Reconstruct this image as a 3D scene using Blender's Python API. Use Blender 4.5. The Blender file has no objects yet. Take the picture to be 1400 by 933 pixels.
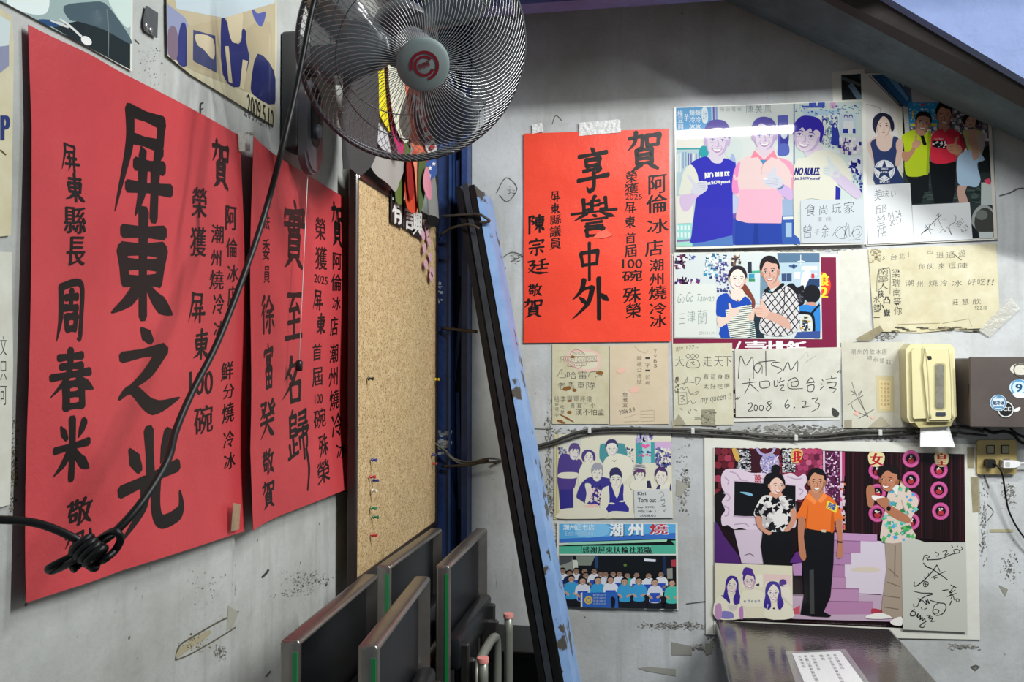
import bpy, bmesh, math, random
from mathutils import Vector, Matrix, Euler
random.seed(7)
SC = bpy.context.scene
COL = SC.collection

# ------------------------------------------------------------------ camera
F = 1150.0                      # focal length in pixels of the 1400 x 933 frame
CAM = Vector((0.0, 0.0, 1.67))
CROT = Euler((math.radians(90 + 1.42), 0, math.radians(9.6)), 'XYZ')
cd = bpy.data.cameras.new('camera')
cd.sensor_width = 36.0; cd.lens = F / 1400 * 36; cd.clip_start = 0.02
cam = bpy.data.objects.new('camera', cd); COL.objects.link(cam)
cam.location = CAM; cam.rotation_euler = CROT
SC.camera = cam

# ------------------------------------------------------------------ colour management, sky light from the open shop front, lamps
SC.view_settings.view_transform = 'Standard'
SC.view_settings.look = 'None'
SC.view_settings.gamma = 1.0
SC.view_settings.use_curve_mapping = False
SC.view_settings.exposure = 0.16
w = bpy.data.worlds.new('daylight'); SC.world = w; w.use_nodes = True
bg = w.node_tree.nodes['Background']
bg.inputs[0].default_value = (0.70, 0.86, 1.0, 1); bg.inputs[1].default_value = 0.22

def area(name, loc, rot, sx, sy, power, col):
    l = bpy.data.lights.new(name, 'AREA'); l.shape = 'RECTANGLE'; l.size = sx; l.size_y = sy
    l.energy = power; l.color = col
    o = bpy.data.objects.new(name, l); COL.objects.link(o); o.location = loc; o.rotation_euler = rot
    o['kind'] = 'structure'
    return o
LAMP = Vector((0.36, 1.50, 2.96))
area('tube_light', LAMP, (math.radians(30), 0, 0), 0.64, 0.045, 25, (0.97, 1.0, 1.0))
area('side_tube_light', (1.85, 0.95, 3.08), (math.radians(25), math.radians(20), 0), 1.2, 0.06, 80, (0.97, 1.0, 1.0))

# ------------------------------------------------------------------ materials
def lin(h):
    h = h.lstrip('#'); out = []
    for i in (0, 2, 4):
        c = int(h[i:i + 2], 16) / 255
        out.append(c / 12.92 if c <= 0.04045 else ((c + 0.055) / 1.055) ** 2.4)
    return (*out, 1)
MATS = {}
def mat(name, col, rough=0.5, metal=0.0, spec=0.5, coat=0.0, noise=None, bump=None, crough=0.08, emit=0, alpha=1.0):
    """principled surface; noise=(scale, second colour, contrast) mottles it, bump=(scale, strength)"""
    if name in MATS: return MATS[name]
    m = bpy.data.materials.new(name); m.use_nodes = True; MATS[name] = m
    nt = m.node_tree; b = nt.nodes['Principled BSDF']
    b.inputs['Base Color'].default_value = lin(col)
    b.inputs['Roughness'].default_value = rough; b.inputs['Metallic'].default_value = metal
    b.inputs['Specular IOR Level'].default_value = spec
    b.inputs['Coat Weight'].default_value = coat; b.inputs['Coat Roughness'].default_value = crough
    if alpha < 1: b.inputs['Alpha'].default_value = alpha
    if emit:
        b.inputs['Emission Color'].default_value = lin(col); b.inputs['Emission Strength'].default_value = emit
    m.diffuse_color = lin(col)
    if noise or bump:
        tc = nt.nodes.new('ShaderNodeTexCoord')
    if noise:
        n = nt.nodes.new('ShaderNodeTexNoise'); n.inputs['Scale'].default_value = noise[0]; n.inputs['Detail'].default_value = 8
        n.inputs['Roughness'].default_value = 0.65
        r = nt.nodes.new('ShaderNodeValToRGB'); k = noise[2]
        r.color_ramp.elements[0].position = 0.5 - 0.5 * k; r.color_ramp.elements[1].position = 0.5 + 0.5 * k
        r.color_ramp.elements[0].color = lin(noise[1]); r.color_ramp.elements[1].color = lin(col)
        nt.links.new(tc.outputs['Object'], n.inputs['Vector']); nt.links.new(n.outputs['Fac'], r.inputs[0])
        nt.links.new(r.outputs[0], b.inputs['Base Color'])
    if bump:
        n2 = nt.nodes.new('ShaderNodeTexNoise'); n2.inputs['Scale'].default_value = bump[0]; n2.inputs['Detail'].default_value = 6
        bp = nt.nodes.new('ShaderNodeBump'); bp.inputs['Strength'].default_value = bump[1]; bp.inputs['Distance'].default_value = bump[2] if len(bump) > 2 else 0.01
        nt.links.new(tc.outputs['Object'], n2.inputs['Vector']); nt.links.new(n2.outputs['Fac'], bp.inputs['Height'])
        nt.links.new(bp.outputs[0], b.inputs['Normal'])
    return m

def wall_mat(name, base, dirt, dark, seed=0.0):
    """old painted plaster: soft mottling, vertical drip streaks, fine black scuffs and specks"""
    m = bpy.data.materials.new(name); m.use_nodes = True; nt = m.node_tree; L = nt.links.new
    b = nt.nodes['Principled BSDF']; b.inputs['Roughness'].default_value = 0.6; b.inputs['Specular IOR Level'].default_value = 0.3
    tc = nt.nodes.new('ShaderNodeTexCoord')
    def mapping(sc, rot=(0, 0, 0)):
        mp = nt.nodes.new('ShaderNodeMapping'); mp.inputs['Scale'].default_value = sc; mp.inputs['Rotation'].default_value = rot
        mp.inputs['Location'].default_value = (seed, seed * 1.7, seed * .6); L(tc.outputs['Object'], mp.inputs[0]); return mp
    def noise(sc, scale, detail, rough):
        n = nt.nodes.new('ShaderNodeTexNoise'); n.inputs['Scale'].default_value = scale; n.inputs['Detail'].default_value = detail
        n.inputs['Roughness'].default_value = rough; L(mapping(sc).outputs[0], n.inputs['Vector']); return n
    def ramp(src, a, c):
        r = nt.nodes.new('ShaderNodeMapRange'); r.inputs[1].default_value = a; r.inputs[2].default_value = c; r.clamp = True
        L(src, r.inputs[0]); return r.outputs[0]
    def mul(a, c):
        x = nt.nodes.new('ShaderNodeMath'); x.operation = 'MULTIPLY'
        for i, v in enumerate((a, c)):
            if isinstance(v, float): x.inputs[i].default_value = v
            else: L(v, x.inputs[i])
        return x.outputs[0]
    def mix(fac, a, c):
        x = nt.nodes.new('ShaderNodeMix'); x.data_type = 'RGBA'
        L(fac, x.inputs[0])
        if isinstance(a, tuple): x.inputs[6].default_value = a
        else: L(a, x.inputs[6])
        if isinstance(c, tuple): x.inputs[7].default_value = c
        else: L(c, x.inputs[7])
        return x.outputs[2]
    cloud = noise((1, 1, 1), 3.0, 8, 0.6); streak = noise((9, 9, 0.8), 2.2, 6, 0.6); grain = noise((1, 1, 1), 60, 4, 0.7)
    col = mix(ramp(cloud.outputs[0], 0.42, 0.75), lin(base), lin(dirt))
    col = mix(mul(ramp(streak.outputs[0], 0.52, 0.75), 0.55), col, lin(dirt))
    col = mix(mul(ramp(grain.outputs[0], 0.50, 0.85), 0.35), col, lin(dirt))
    scuff = noise((14, 14, 5), 3.0, 10, 0.75); where = noise((1, 1, 1), 2.1, 3, 0.5)
    f = mul(ramp(scuff.outputs[0], 0.64, 0.70), ramp(where.outputs[0], 0.50, 0.62))
    col = mix(mul(f, 0.8), col, lin(dark))
    sp = nt.nodes.new('ShaderNodeTexVoronoi'); sp.inputs['Scale'].default_value = 22; L(mapping((1, 1, 1)).outputs[0], sp.inputs['Vector'])
    rs = ramp(sp.outputs['Distance'], 0.085, 0.05); spm = noise((1, 1, 1), 9, 2, .5)
    col = mix(mul(rs, mul(ramp(spm.outputs[0], 0.56, 0.62), 0.75)), col, lin(dark))
    L(col, b.inputs['Base Color'])
    bp = nt.nodes.new('ShaderNodeBump'); bp.inputs['Strength'].default_value = 0.25; bp.inputs['Distance'].default_value = 0.004
    L(grain.outputs[0], bp.inputs['Height']); L(bp.outputs[0], b.inputs['Normal'])
    return m

# ------------------------------------------------------------------ geometry helpers
def link(name, me, parent=None):
    o = bpy.data.objects.new(name, me); COL.objects.link(o)
    if parent is not None: o.parent = parent
    return o
def finish(name, bm, mats, parent=None, smooth=False, angle=None):
    """one bmesh -> one object; world coordinates are kept even under a moved parent"""
    me = bpy.data.meshes.new(name)
    bmesh.ops.recalc_face_normals(bm, faces=bm.faces[:])
    bm.to_mesh(me); bm.free()
    for m in (mats if isinstance(mats, (list, tuple)) else [mats]): me.materials.append(m)
    if smooth:
        for p in me.polygons: p.use_smooth = True
        if angle:
            try: me.set_sharp_from_angle(angle=math.radians(angle))
            except Exception: pass
    o = link(name, me, parent)
    if parent is not None: o.matrix_parent_inverse = parent.matrix_basis.inverted()
    return o
def thing(name, label, cat, loc=(0, 0, 0), group=None):
    o = bpy.data.objects.new(name, None); COL.objects.link(o); o.location = loc; o.empty_display_size = 0.05
    return tag(o, label, cat, group)
def tag(o, label, cat, group=None):
    o['label'] = label; o['category'] = cat
    if group: o['group'] = group
    return o
def struct(name, bm, m, parent=None):
    o = finish(name, bm, m, parent); o['kind'] = 'structure'; return o

def add_box(bm, lo, hi, mi=0, M=None):
    vs = [bm.verts.new((x, y, z)) for x in (lo[0], hi[0]) for y in (lo[1], hi[1]) for z in (lo[2], hi[2])]
    if M is not None:
        for v in vs: v.co = M @ v.co
    fs = []
    for f in ((0, 1, 3, 2), (4, 6, 7, 5), (0, 4, 5, 1), (2, 3, 7, 6), (0, 2, 6, 4), (1, 5, 7, 3)):
        fc = bm.faces.new([vs[i] for i in f]); fc.material_index = mi; fs.append(fc)
    return vs, fs
def box_bm(lo, hi, bevel=0.0, seg=2, M=None):
    bm = bmesh.new(); add_box(bm, lo, hi, 0, None)
    if bevel: bmesh.ops.bevel(bm, geom=bm.edges[:], offset=bevel, segments=seg, affect='EDGES', profile=0.5)
    if M is not None: bm.transform(M)
    return bm
def join(bm, other):
    me = bpy.data.meshes.new('tmp'); other.to_mesh(me); other.free(); bm.from_mesh(me); bpy.data.meshes.remove(me); return bm
def spline(pts, n=6, closed=False):
    P = [Vector(p) for p in pts]; out = []; N = len(P)
    if N < 3: return P
    for i in range(N if closed else N - 1):
        a, b, c, d = (P[(i - 1) % N], P[i], P[(i + 1) % N], P[(i + 2) % N]) if closed else (P[max(i - 1, 0)], P[i], P[i + 1], P[min(i + 2, N - 1)])
        for k in range(n):
            t = k / n
            out.append(0.5 * (2 * b + (c - a) * t + (2 * a - 5 * b + 4 * c - d) * t * t + (3 * b - a - 3 * c + d) * t ** 3))
    if not closed: out.append(P[-1])
    return out
def add_tube(bm, pts, r, seg=8, cap=True, mi=0, closed=False):
    P = [Vector(p) for p in pts]; n = len(P); rings = []
    R = r if isinstance(r, (list, tuple)) else [r] * n
    ref = Vector((0, 0, 1)); prev = None
    for i in range(n):
        t = (P[(i + 1) % n] - P[i - 1]) if closed else (P[min(i + 1, n - 1)] - P[max(i - 1, 0)])
        if t.length < 1e-9: t = Vector((0, 0, 1))
        t.normalize()
        if prev is None:
            a = t.cross(ref if abs(t.z) < 0.95 else Vector((1, 0, 0))).normalized()
        else:
            a = prev - t * prev.dot(t)
            a = a.normalized() if a.length > 1e-6 else t.orthogonal().normalized()
        prev = a; b = t.cross(a)
        rings.append([bm.verts.new(P[i] + (a * math.cos(2 * math.pi * k / seg) + b * math.sin(2 * math.pi * k / seg)) * R[i]) for k in range(seg)])
    for i in range(n if closed else n - 1):
        A, B = rings[i], rings[(i + 1) % n]
        for k in range(seg):
            f = bm.faces.new((A[k], A[(k + 1) % seg], B[(k + 1) % seg], B[k])); f.material_index = mi; f.smooth = True
    if cap and not closed:
        bm.faces.new(rings[0][::-1]).material_index = mi; bm.faces.new(rings[-1]).material_index = mi
    return bm
def tube_bm(pts, r, seg=8, closed=False): return add_tube(bmesh.new(), pts, r, seg, closed=closed)
def lathe(bm, prof, M, seg=32, mi=0):
    """profile of (radius, height) turned about local z, then moved by M"""
    rings = []
    for r, z in prof:
        if r < 1e-6: rings.append([bm.verts.new(M @ Vector((0, 0, z)))])
        else: rings.append([bm.verts.new(M @ Vector((r * math.cos(2 * math.pi * k / seg), r * math.sin(2 * math.pi * k / seg), z))) for k in range(seg)])
    for A, B in zip(rings, rings[1:]):
        for k in range(seg):
            q = [A[k % len(A)], A[(k + 1) % len(A)], B[(k + 1) % len(B)], B[k % len(B)]]
            u = []
            for v in q:
                if v not in u: u.append(v)
            if len(u) > 2:
                f = bm.faces.new(u); f.material_index = mi; f.smooth = True
    return bm
def prism(pts, depth_vec):
    """closed outline of 3D points pushed along depth_vec"""
    bm = bmesh.new(); a = [bm.verts.new(p) for p in pts]; d = Vector(depth_vec); b = [bm.verts.new(Vector(p) + d) for p in pts]
    bm.faces.new(a); bm.faces.new(b[::-1])
    for i in range(len(a)): bm.faces.new((a[i], b[i], b[(i + 1) % len(a)], a[(i + 1) % len(a)]))
    return bm

# points of the room found along the photograph's sight lines
CM = CROT.to_matrix()
def ray(px, py): return CM @ Vector(((px - 700) / F, (466.5 - py) / F, -1))
def on_y(px, py, y=3.0):
    d = ray(px, py); return CAM + d * ((y - CAM.y) / d.y)
def on_x(px, py, x=-0.81):
    d = ray(px, py); return CAM + d * ((x - CAM.x) / d.x)
def on_z(px, py, z):
    d = ray(px, py); return CAM + d * ((z - CAM.z) / d.z)
def at_depth(px, py, t): return CAM + ray(px, py) * t
def pixel(p):
    q = CM.transposed() @ (Vector(p) - CAM); return 700 - q.x / q.z * F, 466.5 + q.y / q.z * F

# ------------------------------------------------------------------ room
YB, XL = 3.0, -0.81
plaster_back = wall_mat('painted_plaster_back', 'c3c5c6', '9a9b96', '2c2b28', 3.1)
plaster_left = wall_mat('painted_plaster_left', 'b9bab6', '8f9089', '35342f', 8.4)
struct('wall_back', box_bm((-0.95, YB, 0), (3.2, YB + .15, 3.3)), plaster_back)
struct('wall_left', box_bm((XL - .14, -1.6, 0), (XL, YB, 3.3)), plaster_left)
struct('wall_right', box_bm((3.06, -1.6, 0), (3.2, YB, 3.3)), wall_mat('painted_plaster_right', 'b0b2b0', '8a8b88', '33322f', 1.0))
struct('floor', box_bm((-0.95, -1.6, -.1), (3.2, YB + .15, 0)), mat('floor_tile', '3b3c3a', 0.5, noise=(6, '2a2b29', .6)))
struct('ceiling', box_bm((-0.95, -1.6, 3.3), (3.2, YB + .15, 3.4)), mat('ceiling_paint', '566272', 0.7, noise=(4, '465262', .6)))
# blue steel beam under the ceiling that keeps the lamp off the top of the back wall
bm = box_bm((XL + .002, 2.60, 2.82), (1.55, 2.625, 3.298)); add_box(bm, (XL + .002, 2.575, 2.79), (1.55, 2.65, 2.82))
struct('trim_1', bm, mat('beam_paint', '6a74b4', 0.45, noise=(7, '55508c', .5)))
# unseen ceiling joist placed to cut the lamplight off the top of the back wall
bm = box_bm((XL + .002, 2.08, 2.85), (3.058, 2.10, 3.298)); add_box(bm, (XL + .002, 2.055, 2.82), (3.058, 2.125, 2.85))
struct('trim_4', bm, mat('unseen_joist_paint', '7d8fa6', 0.5, noise=(7, '5f7088', .5)))
# sloping concrete stair beam with a steel edge and a painted cheek
A0, A1 = on_y(960, -14, 2.9), on_y(1440, 213, 2.9)
C0, C1 = on_y(1098, -14, 2.6), on_y(1440, 170, 2.6)
D0, D1 = on_y(1150, -40, 2.53), on_y(1440, 136, 2.53)
E0, E1 = on_y(1206, -8, 2.49), on_y(1440, 131, 2.49)
def ext(p, q, a, b): d = q - p; return p + d * a, p + d * b
def quad_strip(lines, up=0.5):
    bm = bmesh.new(); n = len(lines)
    L = [ext(p, q, -0.6, 1.35) for p, q in lines]
    a = [bm.verts.new(l[0]) for l in L]; b = [bm.verts.new(l[1]) for l in L]
    for i in range(n): bm.faces.new((a[i], b[i], b[(i + 1) % n], a[(i + 1) % n]))
    bm.faces.new(a); bm.faces.new(b[::-1]); return bm
up = Vector((0, 0, 0.42)); back = Vector((0, 0.035, 0.03))
soffit = quad_strip([(A0, A1), (C0, C1), (C0 + up, C1 + up), (A0 + back + up, A1 + back + up), (A0 + back, A1 + back)])
o = struct('stair_beam', soffit, mat('stair_concrete', '4f6064', 0.75, noise=(9, '2b3639', .55), bump=(30, .4)))
bm = quad_strip([(C0, C1), (D0 + Vector((0, 0, .012)), D1 + Vector((0, 0, .012))), (D0 + Vector((0, 0, .06)), D1 + Vector((0, 0, .06))), (C0 + Vector((0, 0, .06)), C1 + Vector((0, 0, .06)))])
struct('trim_2', bm, mat('rusty_steel', '3a3735', 0.6, 0.4, noise=(11, '2a2322', .6)))
bm = quad_strip([(E0, E1), (E0 + Vector((0, .035, 0)), E1 + Vector((0, .035, 0))), (E0 + Vector((0, .035, .5)), E1 + Vector((0, .035, .5))), (E0 + Vector((0, 0, .5)), E1 + Vector((0, 0, .5)))])
struct('trim_3', bm, mat('pale_blue_paint', '55658c', 0.6, noise=(14, '48587e', .6), bump=(50, .3)))

# ------------------------------------------------------------------ ink: brush characters and type
WID = {'h': (1.0, .78, 1.12), 'v': (1.12, .9, .95), 'p': (1.1, .9, .12), 'n': (.3, .85, 1.35, .15), 'd': (.35, 1.25, .75), 'g': (.95, .9, .95, .2), 't': (1.0, 1.05, .9)}
BRUSH = {
'屏': 'h22,8 80,10|v78,10 76,32|h24,32 76,31|p24,6 24,40 4,98|d44,38 50,48|p76,36 66,50|h36,54 84,52|h24,75 98,71|p48,54 48,78 38,99|v70,53 70,100',
'東': 'h20,21 82,17|v18,37 24,66|t18,37 80,33 75,66|h24,50 76,48|h24,65 75,63|v50,1 50,98|p46,66 30,82 3,93|n54,66 72,82 98,95',
'之': 'd44,3 57,17|h18,34 72,27|p74,26 52,52 18,72|n12,76 30,69 60,92 99,86',
'光': 'v50,1 50,44|d22,15 34,36|p80,8 66,36|h8,50 92,43|p42,48 36,72 5,96|g58,46 55,76 62,92 84,92 94,86 94,70',
'周': 'p22,10 22,60 8,98|g22,10 82,8 82,90 72,99|h36,28 70,27|v52,16 52,46|h34,46 72,45|v38,60 40,82|t38,60 69,59 66,82|h40,80 66,79',
'春': 'h22,14 78,12|h26,29 74,27|h6,45 94,41|p50,1 40,44 3,76|n56,40 74,56 99,71|v35,58 35,98|t35,58 69,57 68,98|h37,77 67,76|h37,95 68,95',
'米': 'd22,12 36,33|p80,8 64,33|h8,48 92,43|v50,1 50,99|p46,48 30,72 5,88|n54,48 70,70 97,88',
'享': 'd44,1 55,11|h8,19 93,15|v29,28 32,42|t29,28 71,26 68,42|h31,42 69,41|h22,53 75,50|p75,50 56,61|g52,60 54,92 40,99 32,91|h4,73 97,68',
'譽': 'v27,6 29,35|h27,20 40,19|h27,33 40,33|v75,5 78,36|h63,20 76,18|h63,33 76,32|p53,1 44,14|h44,14 61,12|v46,14 46,34|h46,24 61,23|h2,41 98,36|p35,42 6,58|n62,41 95,55|d46,45 55,51|h24,58 78,55|h33,66 67,65|h33,74 67,73|v33,81 36,98|t33,81 69,80 67,97|h35,97 67,96',
'中': 'v17,28 24,61|t17,28 83,24 77,60|h23,60 78,58|v50,1 50,100',
'外': 'p35,3 28,28 5,50|h28,25 57,22|p57,22 44,62 3,96|d23,44 41,59|v74,1 74,100|n74,38 86,46 100,57',
'實': 'd46,1 55,11|d13,14 9,29|t13,19 91,15 84,29|v32,26 28,44|t32,26 73,25 69,45|h10,37 93,34|h28,46 70,44|v50,26 48,45|v31,52 31,83|t31,52 71,51 71,82|h33,61 71,61|h33,71 71,70|h31,82 71,81|p43,84 15,99|d60,84 87,99',
'至': 'h14,10 86,8|p50,10 26,38|h24,39 74,35|d62,25 82,45|h18,64 82,61|v50,42 50,93|h3,95 97,91',
'名': 'p45,1 36,26 9,48|h38,20 73,17|p73,17 52,52 1,88|d31,34 47,47|v38,58 41,97|t38,58 85,56 82,96|h40,95 83,94',
'歸': 'p26,1 18,11|v14,12 14,48|t14,12 41,11 40,27|h14,27 41,26|t14,38 42,37 42,50|h14,50 43,49|v28,54 28,84|h28,68 43,66|v11,64 12,86|h2,90 47,83|t55,9 89,7 88,30|h56,20 88,19|h51,32 97,29|d50,38 47,50|t51,42 98,39 93,49|v57,56 57,78|g57,56 91,54 91,78 84,74|v74,36 74,100',
'徐': 'p28,1 5,26|p31,24 3,54|v22,42 22,99|p64,1 33,42|n64,6 80,24 99,37|h47,41 83,38|h39,55 93,51|g66,40 66,95 55,89|d50,64 41,85|d82,62 96,82',
'富': 'd46,1 55,11|d12,16 9,30|t13,19 93,15 86,30|h29,31 73,29|v34,38 36,50|t34,38 69,37 66,50|h35,50 67,49|v25,60 28,98|t25,60 80,59 77,98|v52,60 52,96|h27,78 77,77|h27,97 77,96',
'癸': 'h8,13 43,10|p43,10 30,32 3,48|d13,22 27,35|n57,5 74,27 99,46|p90,5 70,20|p99,20 79,33|h28,43 73,40|h6,61 95,56|p50,42 44,70 7,98|n52,62 70,82 98,97',
'賀': 'h5,14 45,11|g45,11 43,40 32,42|p26,1 22,26 3,46|v57,13 60,38|t57,13 94,11 91,37|h59,37 91,36|v29,48 29,83|t29,48 73,47 73,82|h31,59 73,58|h31,70 73,69|h29,82 73,81|p42,84 10,100|d60,84 92,100',
'敬': 'h3,18 51,16|v18,7 18,27|v36,5 36,27|p18,28 3,54|g15,38 49,36 47,84 37,93|v13,54 15,75|t13,54 35,53 33,75|h15,74 34,73|p69,3 49,46|h63,26 97,22|p87,26 74,66 43,98|n59,40 76,74 99,97',
'陳': 'v13,7 13,99|g13,10 37,8 24,30|g24,30 39,44 25,54|h43,18 95,15|v49,30 52,60|t49,30 89,28 87,60|h51,44 87,43|h51,59 87,58|v70,3 70,99|p66,60 41,88|n74,60 86,74 99,88',
'宗': 'd46,1 55,11|d12,16 9,30|t13,19 92,15 85,31|h29,39 71,36|h6,57 94,53|g52,56 52,95 39,90|d29,66 14,87|d71,66 90,85',
'廷': 'p87,5 53,20|h43,43 99,38|v70,15 70,67|h45,69 95,65|g5,19 35,15 15,43|p15,43 37,40 20,72 1,90|n6,60 30,84 60,93 99,93',
}
def ribbon(pts, wid, n=7):
    """outline of one brush stroke through 2D points with a width that swells and thins"""
    P = spline([(x, y, 0) for x, y in pts], n) if len(pts) > 2 else [Vector((pts[0][0] + (pts[-1][0] - pts[0][0]) * k / 6, pts[0][1] + (pts[-1][1] - pts[0][1]) * k / 6, 0)) for k in range(7)]
    m = len(P); L = []; R = []
    for i, p in enumerate(P):
        t = (P[min(i + 1, m - 1)] - P[max(i - 1, 0)]).normalized(); nrm = Vector((-t.y, t.x, 0))
        u = i / (m - 1) * (len(wid) - 1); k = min(int(u), len(wid) - 2); wv = wid[k] + (wid[k + 1] - wid[k]) * (u - k)
        L.append(p + nrm * wv / 2); R.append(p - nrm * wv / 2)
    t0 = (P[0] - P[1]).normalized() * wid[0] * .32; t1 = (P[-1] - P[-2]).normalized() * wid[-1] * .32
    cap0 = [P[0] + t0 + (R[0] - P[0]) * .55, P[0] + t0 + (L[0] - P[0]) * .55]; cap1 = [P[-1] + t1 + (L[-1] - P[-1]) * .55, P[-1] + t1 + (R[-1] - P[-1]) * .55]
    return L, R, cap0, cap1
def brush_faces(ch, wt=11.0, jit=0.0, rnd=random):
    """polygons (unit square, y up) of a brush-written character"""
    out = []
    for s in BRUSH[ch].split('|'):
        kind = s[0]; pts = [tuple(float(v) for v in q.split(',')) for q in s[1:].split()]
        pts = [(x + rnd.uniform(-jit, jit), y + rnd.uniform(-jit, jit)) for x, y in pts]
        k = wt * (0.85 if kind in 'hd' else 1.0) * rnd.uniform(.92, 1.08)
        if kind == 't':                                       # turning stroke: sharp shoulder
            segs = [pts[i:i + 2] for i in range(len(pts) - 1)]
            for j, sg in enumerate(segs): out.append((sg, [q * k for q in ((1, .8, 1.2) if j == 0 else (1.25, .95, .85))]))
        else: out.append((pts, [q * k for q in WID[kind]]))
    polys = []
    for pts, wd in out:
        L, R, c0, c1 = ribbon(pts, wd)
        for i in range(len(L) - 1): polys.append([R[i], R[i + 1], L[i + 1], L[i]])
        polys.append([c0[0], R[0], L[0], c0[1]]); polys.append([R[-1], c1[1], c1[0], L[-1]])
    return [[(v.x / 100 - .5, .5 - v.y / 100) for v in p] for p in polys]
_td = bpy.data.curves.new('type', 'FONT'); _to = bpy.data.objects.new('type', _td); COL.objects.link(_to)
_td.align_x = 'CENTER'; _td.resolution_u = 3
GL = {}
def type_faces(body, bold=0.0, spacing=1.0):
    """polygons of set type, centred, scaled to unit height; returns (faces, width)"""
    key = (body, bold, spacing)
    if key not in GL:
        _td.body = body; _td.offset = bold; _td.space_character = spacing
        dg = bpy.context.evaluated_depsgraph_get(); dg.update(); ev = _to.evaluated_get(dg); me = ev.to_mesh()
        V = [(v.co.x, v.co.y) for v in me.vertices]; Fc = [tuple(p.vertices) for p in me.polygons]; ev.to_mesh_clear()
        if not V: GL[key] = ([], 0); return GL[key]
        x0, x1 = min(v[0] for v in V), max(v[0] for v in V); y0, y1 = min(v[1] for v in V), max(v[1] for v in V); h = max(y1 - y0, .12)
        V = [((x - (x0 + x1) / 2) / h, (y - (y0 + y1) / 2) / h) for x, y in V]
        GL[key] = ([[V[i] for i in f] for f in Fc], (x1 - x0) / h)
    return GL[key]

class Sheet:
    """something flat fixed to a wall: a local frame (u right, v up, n out of the wall) given by its wall,
    and a rise() that lets the paper bow and curl"""
    def __init__(s, wall, off, rise=None):
        s.wall, s.off, s.rise = wall, off, rise or (lambda p: 0.0)
    def base(s, px, py):
        return on_y(px, py, YB - s.off) if s.wall == 'back' else on_x(px, py, XL + s.off)
    def uv(s, px, py):
        p = s.base(px, py); return (p.x, p.z) if s.wall == 'back' else (p.y, p.z)
    def pt(s, u, v, lift=0.0):
        d = s.off + lift + s.rise((u, v))
        return Vector((u, YB - d, v)) if s.wall == 'back' else Vector((XL + d, u, v))
    def n(s): return Vector((0, -1, 0)) if s.wall == 'back' else Vector((1, 0, 0))

def cut_grid(bm, s, du=0.03):
    """cut faces along a regular grid so that they can follow a bowed sheet"""
    ax = 0 if s.wall == 'back' else 1
    for a in (ax, 2):
        lo = min(v.co[a] for v in bm.verts); hi = max(v.co[a] for v in bm.verts); k = math.floor(lo / du) + 1
        while k * du < hi - 1e-6:
            co = Vector((0, 0, 0)); co[a] = k * du; no = Vector((0, 0, 0)); no[a] = 1
            bmesh.ops.bisect_plane(bm, geom=bm.verts[:] + bm.edges[:] + bm.faces[:], plane_co=co, plane_no=no, dist=1e-7); k += 1
def drape(bm, s):
    for v in bm.verts:
        if s.wall == 'back': v.co.y -= s.rise((v.co.x, v.co.z))
        else: v.co.x += s.rise((v.co.y, v.co.z))

def paper(name, s, outline, m, thick=0.0006, parent=None, smooth_edge=0, bowed=False, du=0.03):
    """a sheet of paper with real thickness, outline in sight-line pixels"""
    q = [s.base(*p) for p in outline]
    if smooth_edge: q = spline(q, smooth_edge, closed=True)
    bm = bmesh.new(); bm.faces.new([bm.verts.new(p) for p in q])
    if bowed: bmesh.ops.triangulate(bm, faces=bm.faces[:]); cut_grid(bm, s, du); drape(bm, s)
    r = bmesh.ops.extrude_face_region(bm, geom=bm.faces[:])
    for v in r['geom']:
        if isinstance(v, bmesh.types.BMVert): v.co -= s.n() * thick
    return finish(name, bm, m, parent, smooth=bowed, angle=40)

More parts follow.
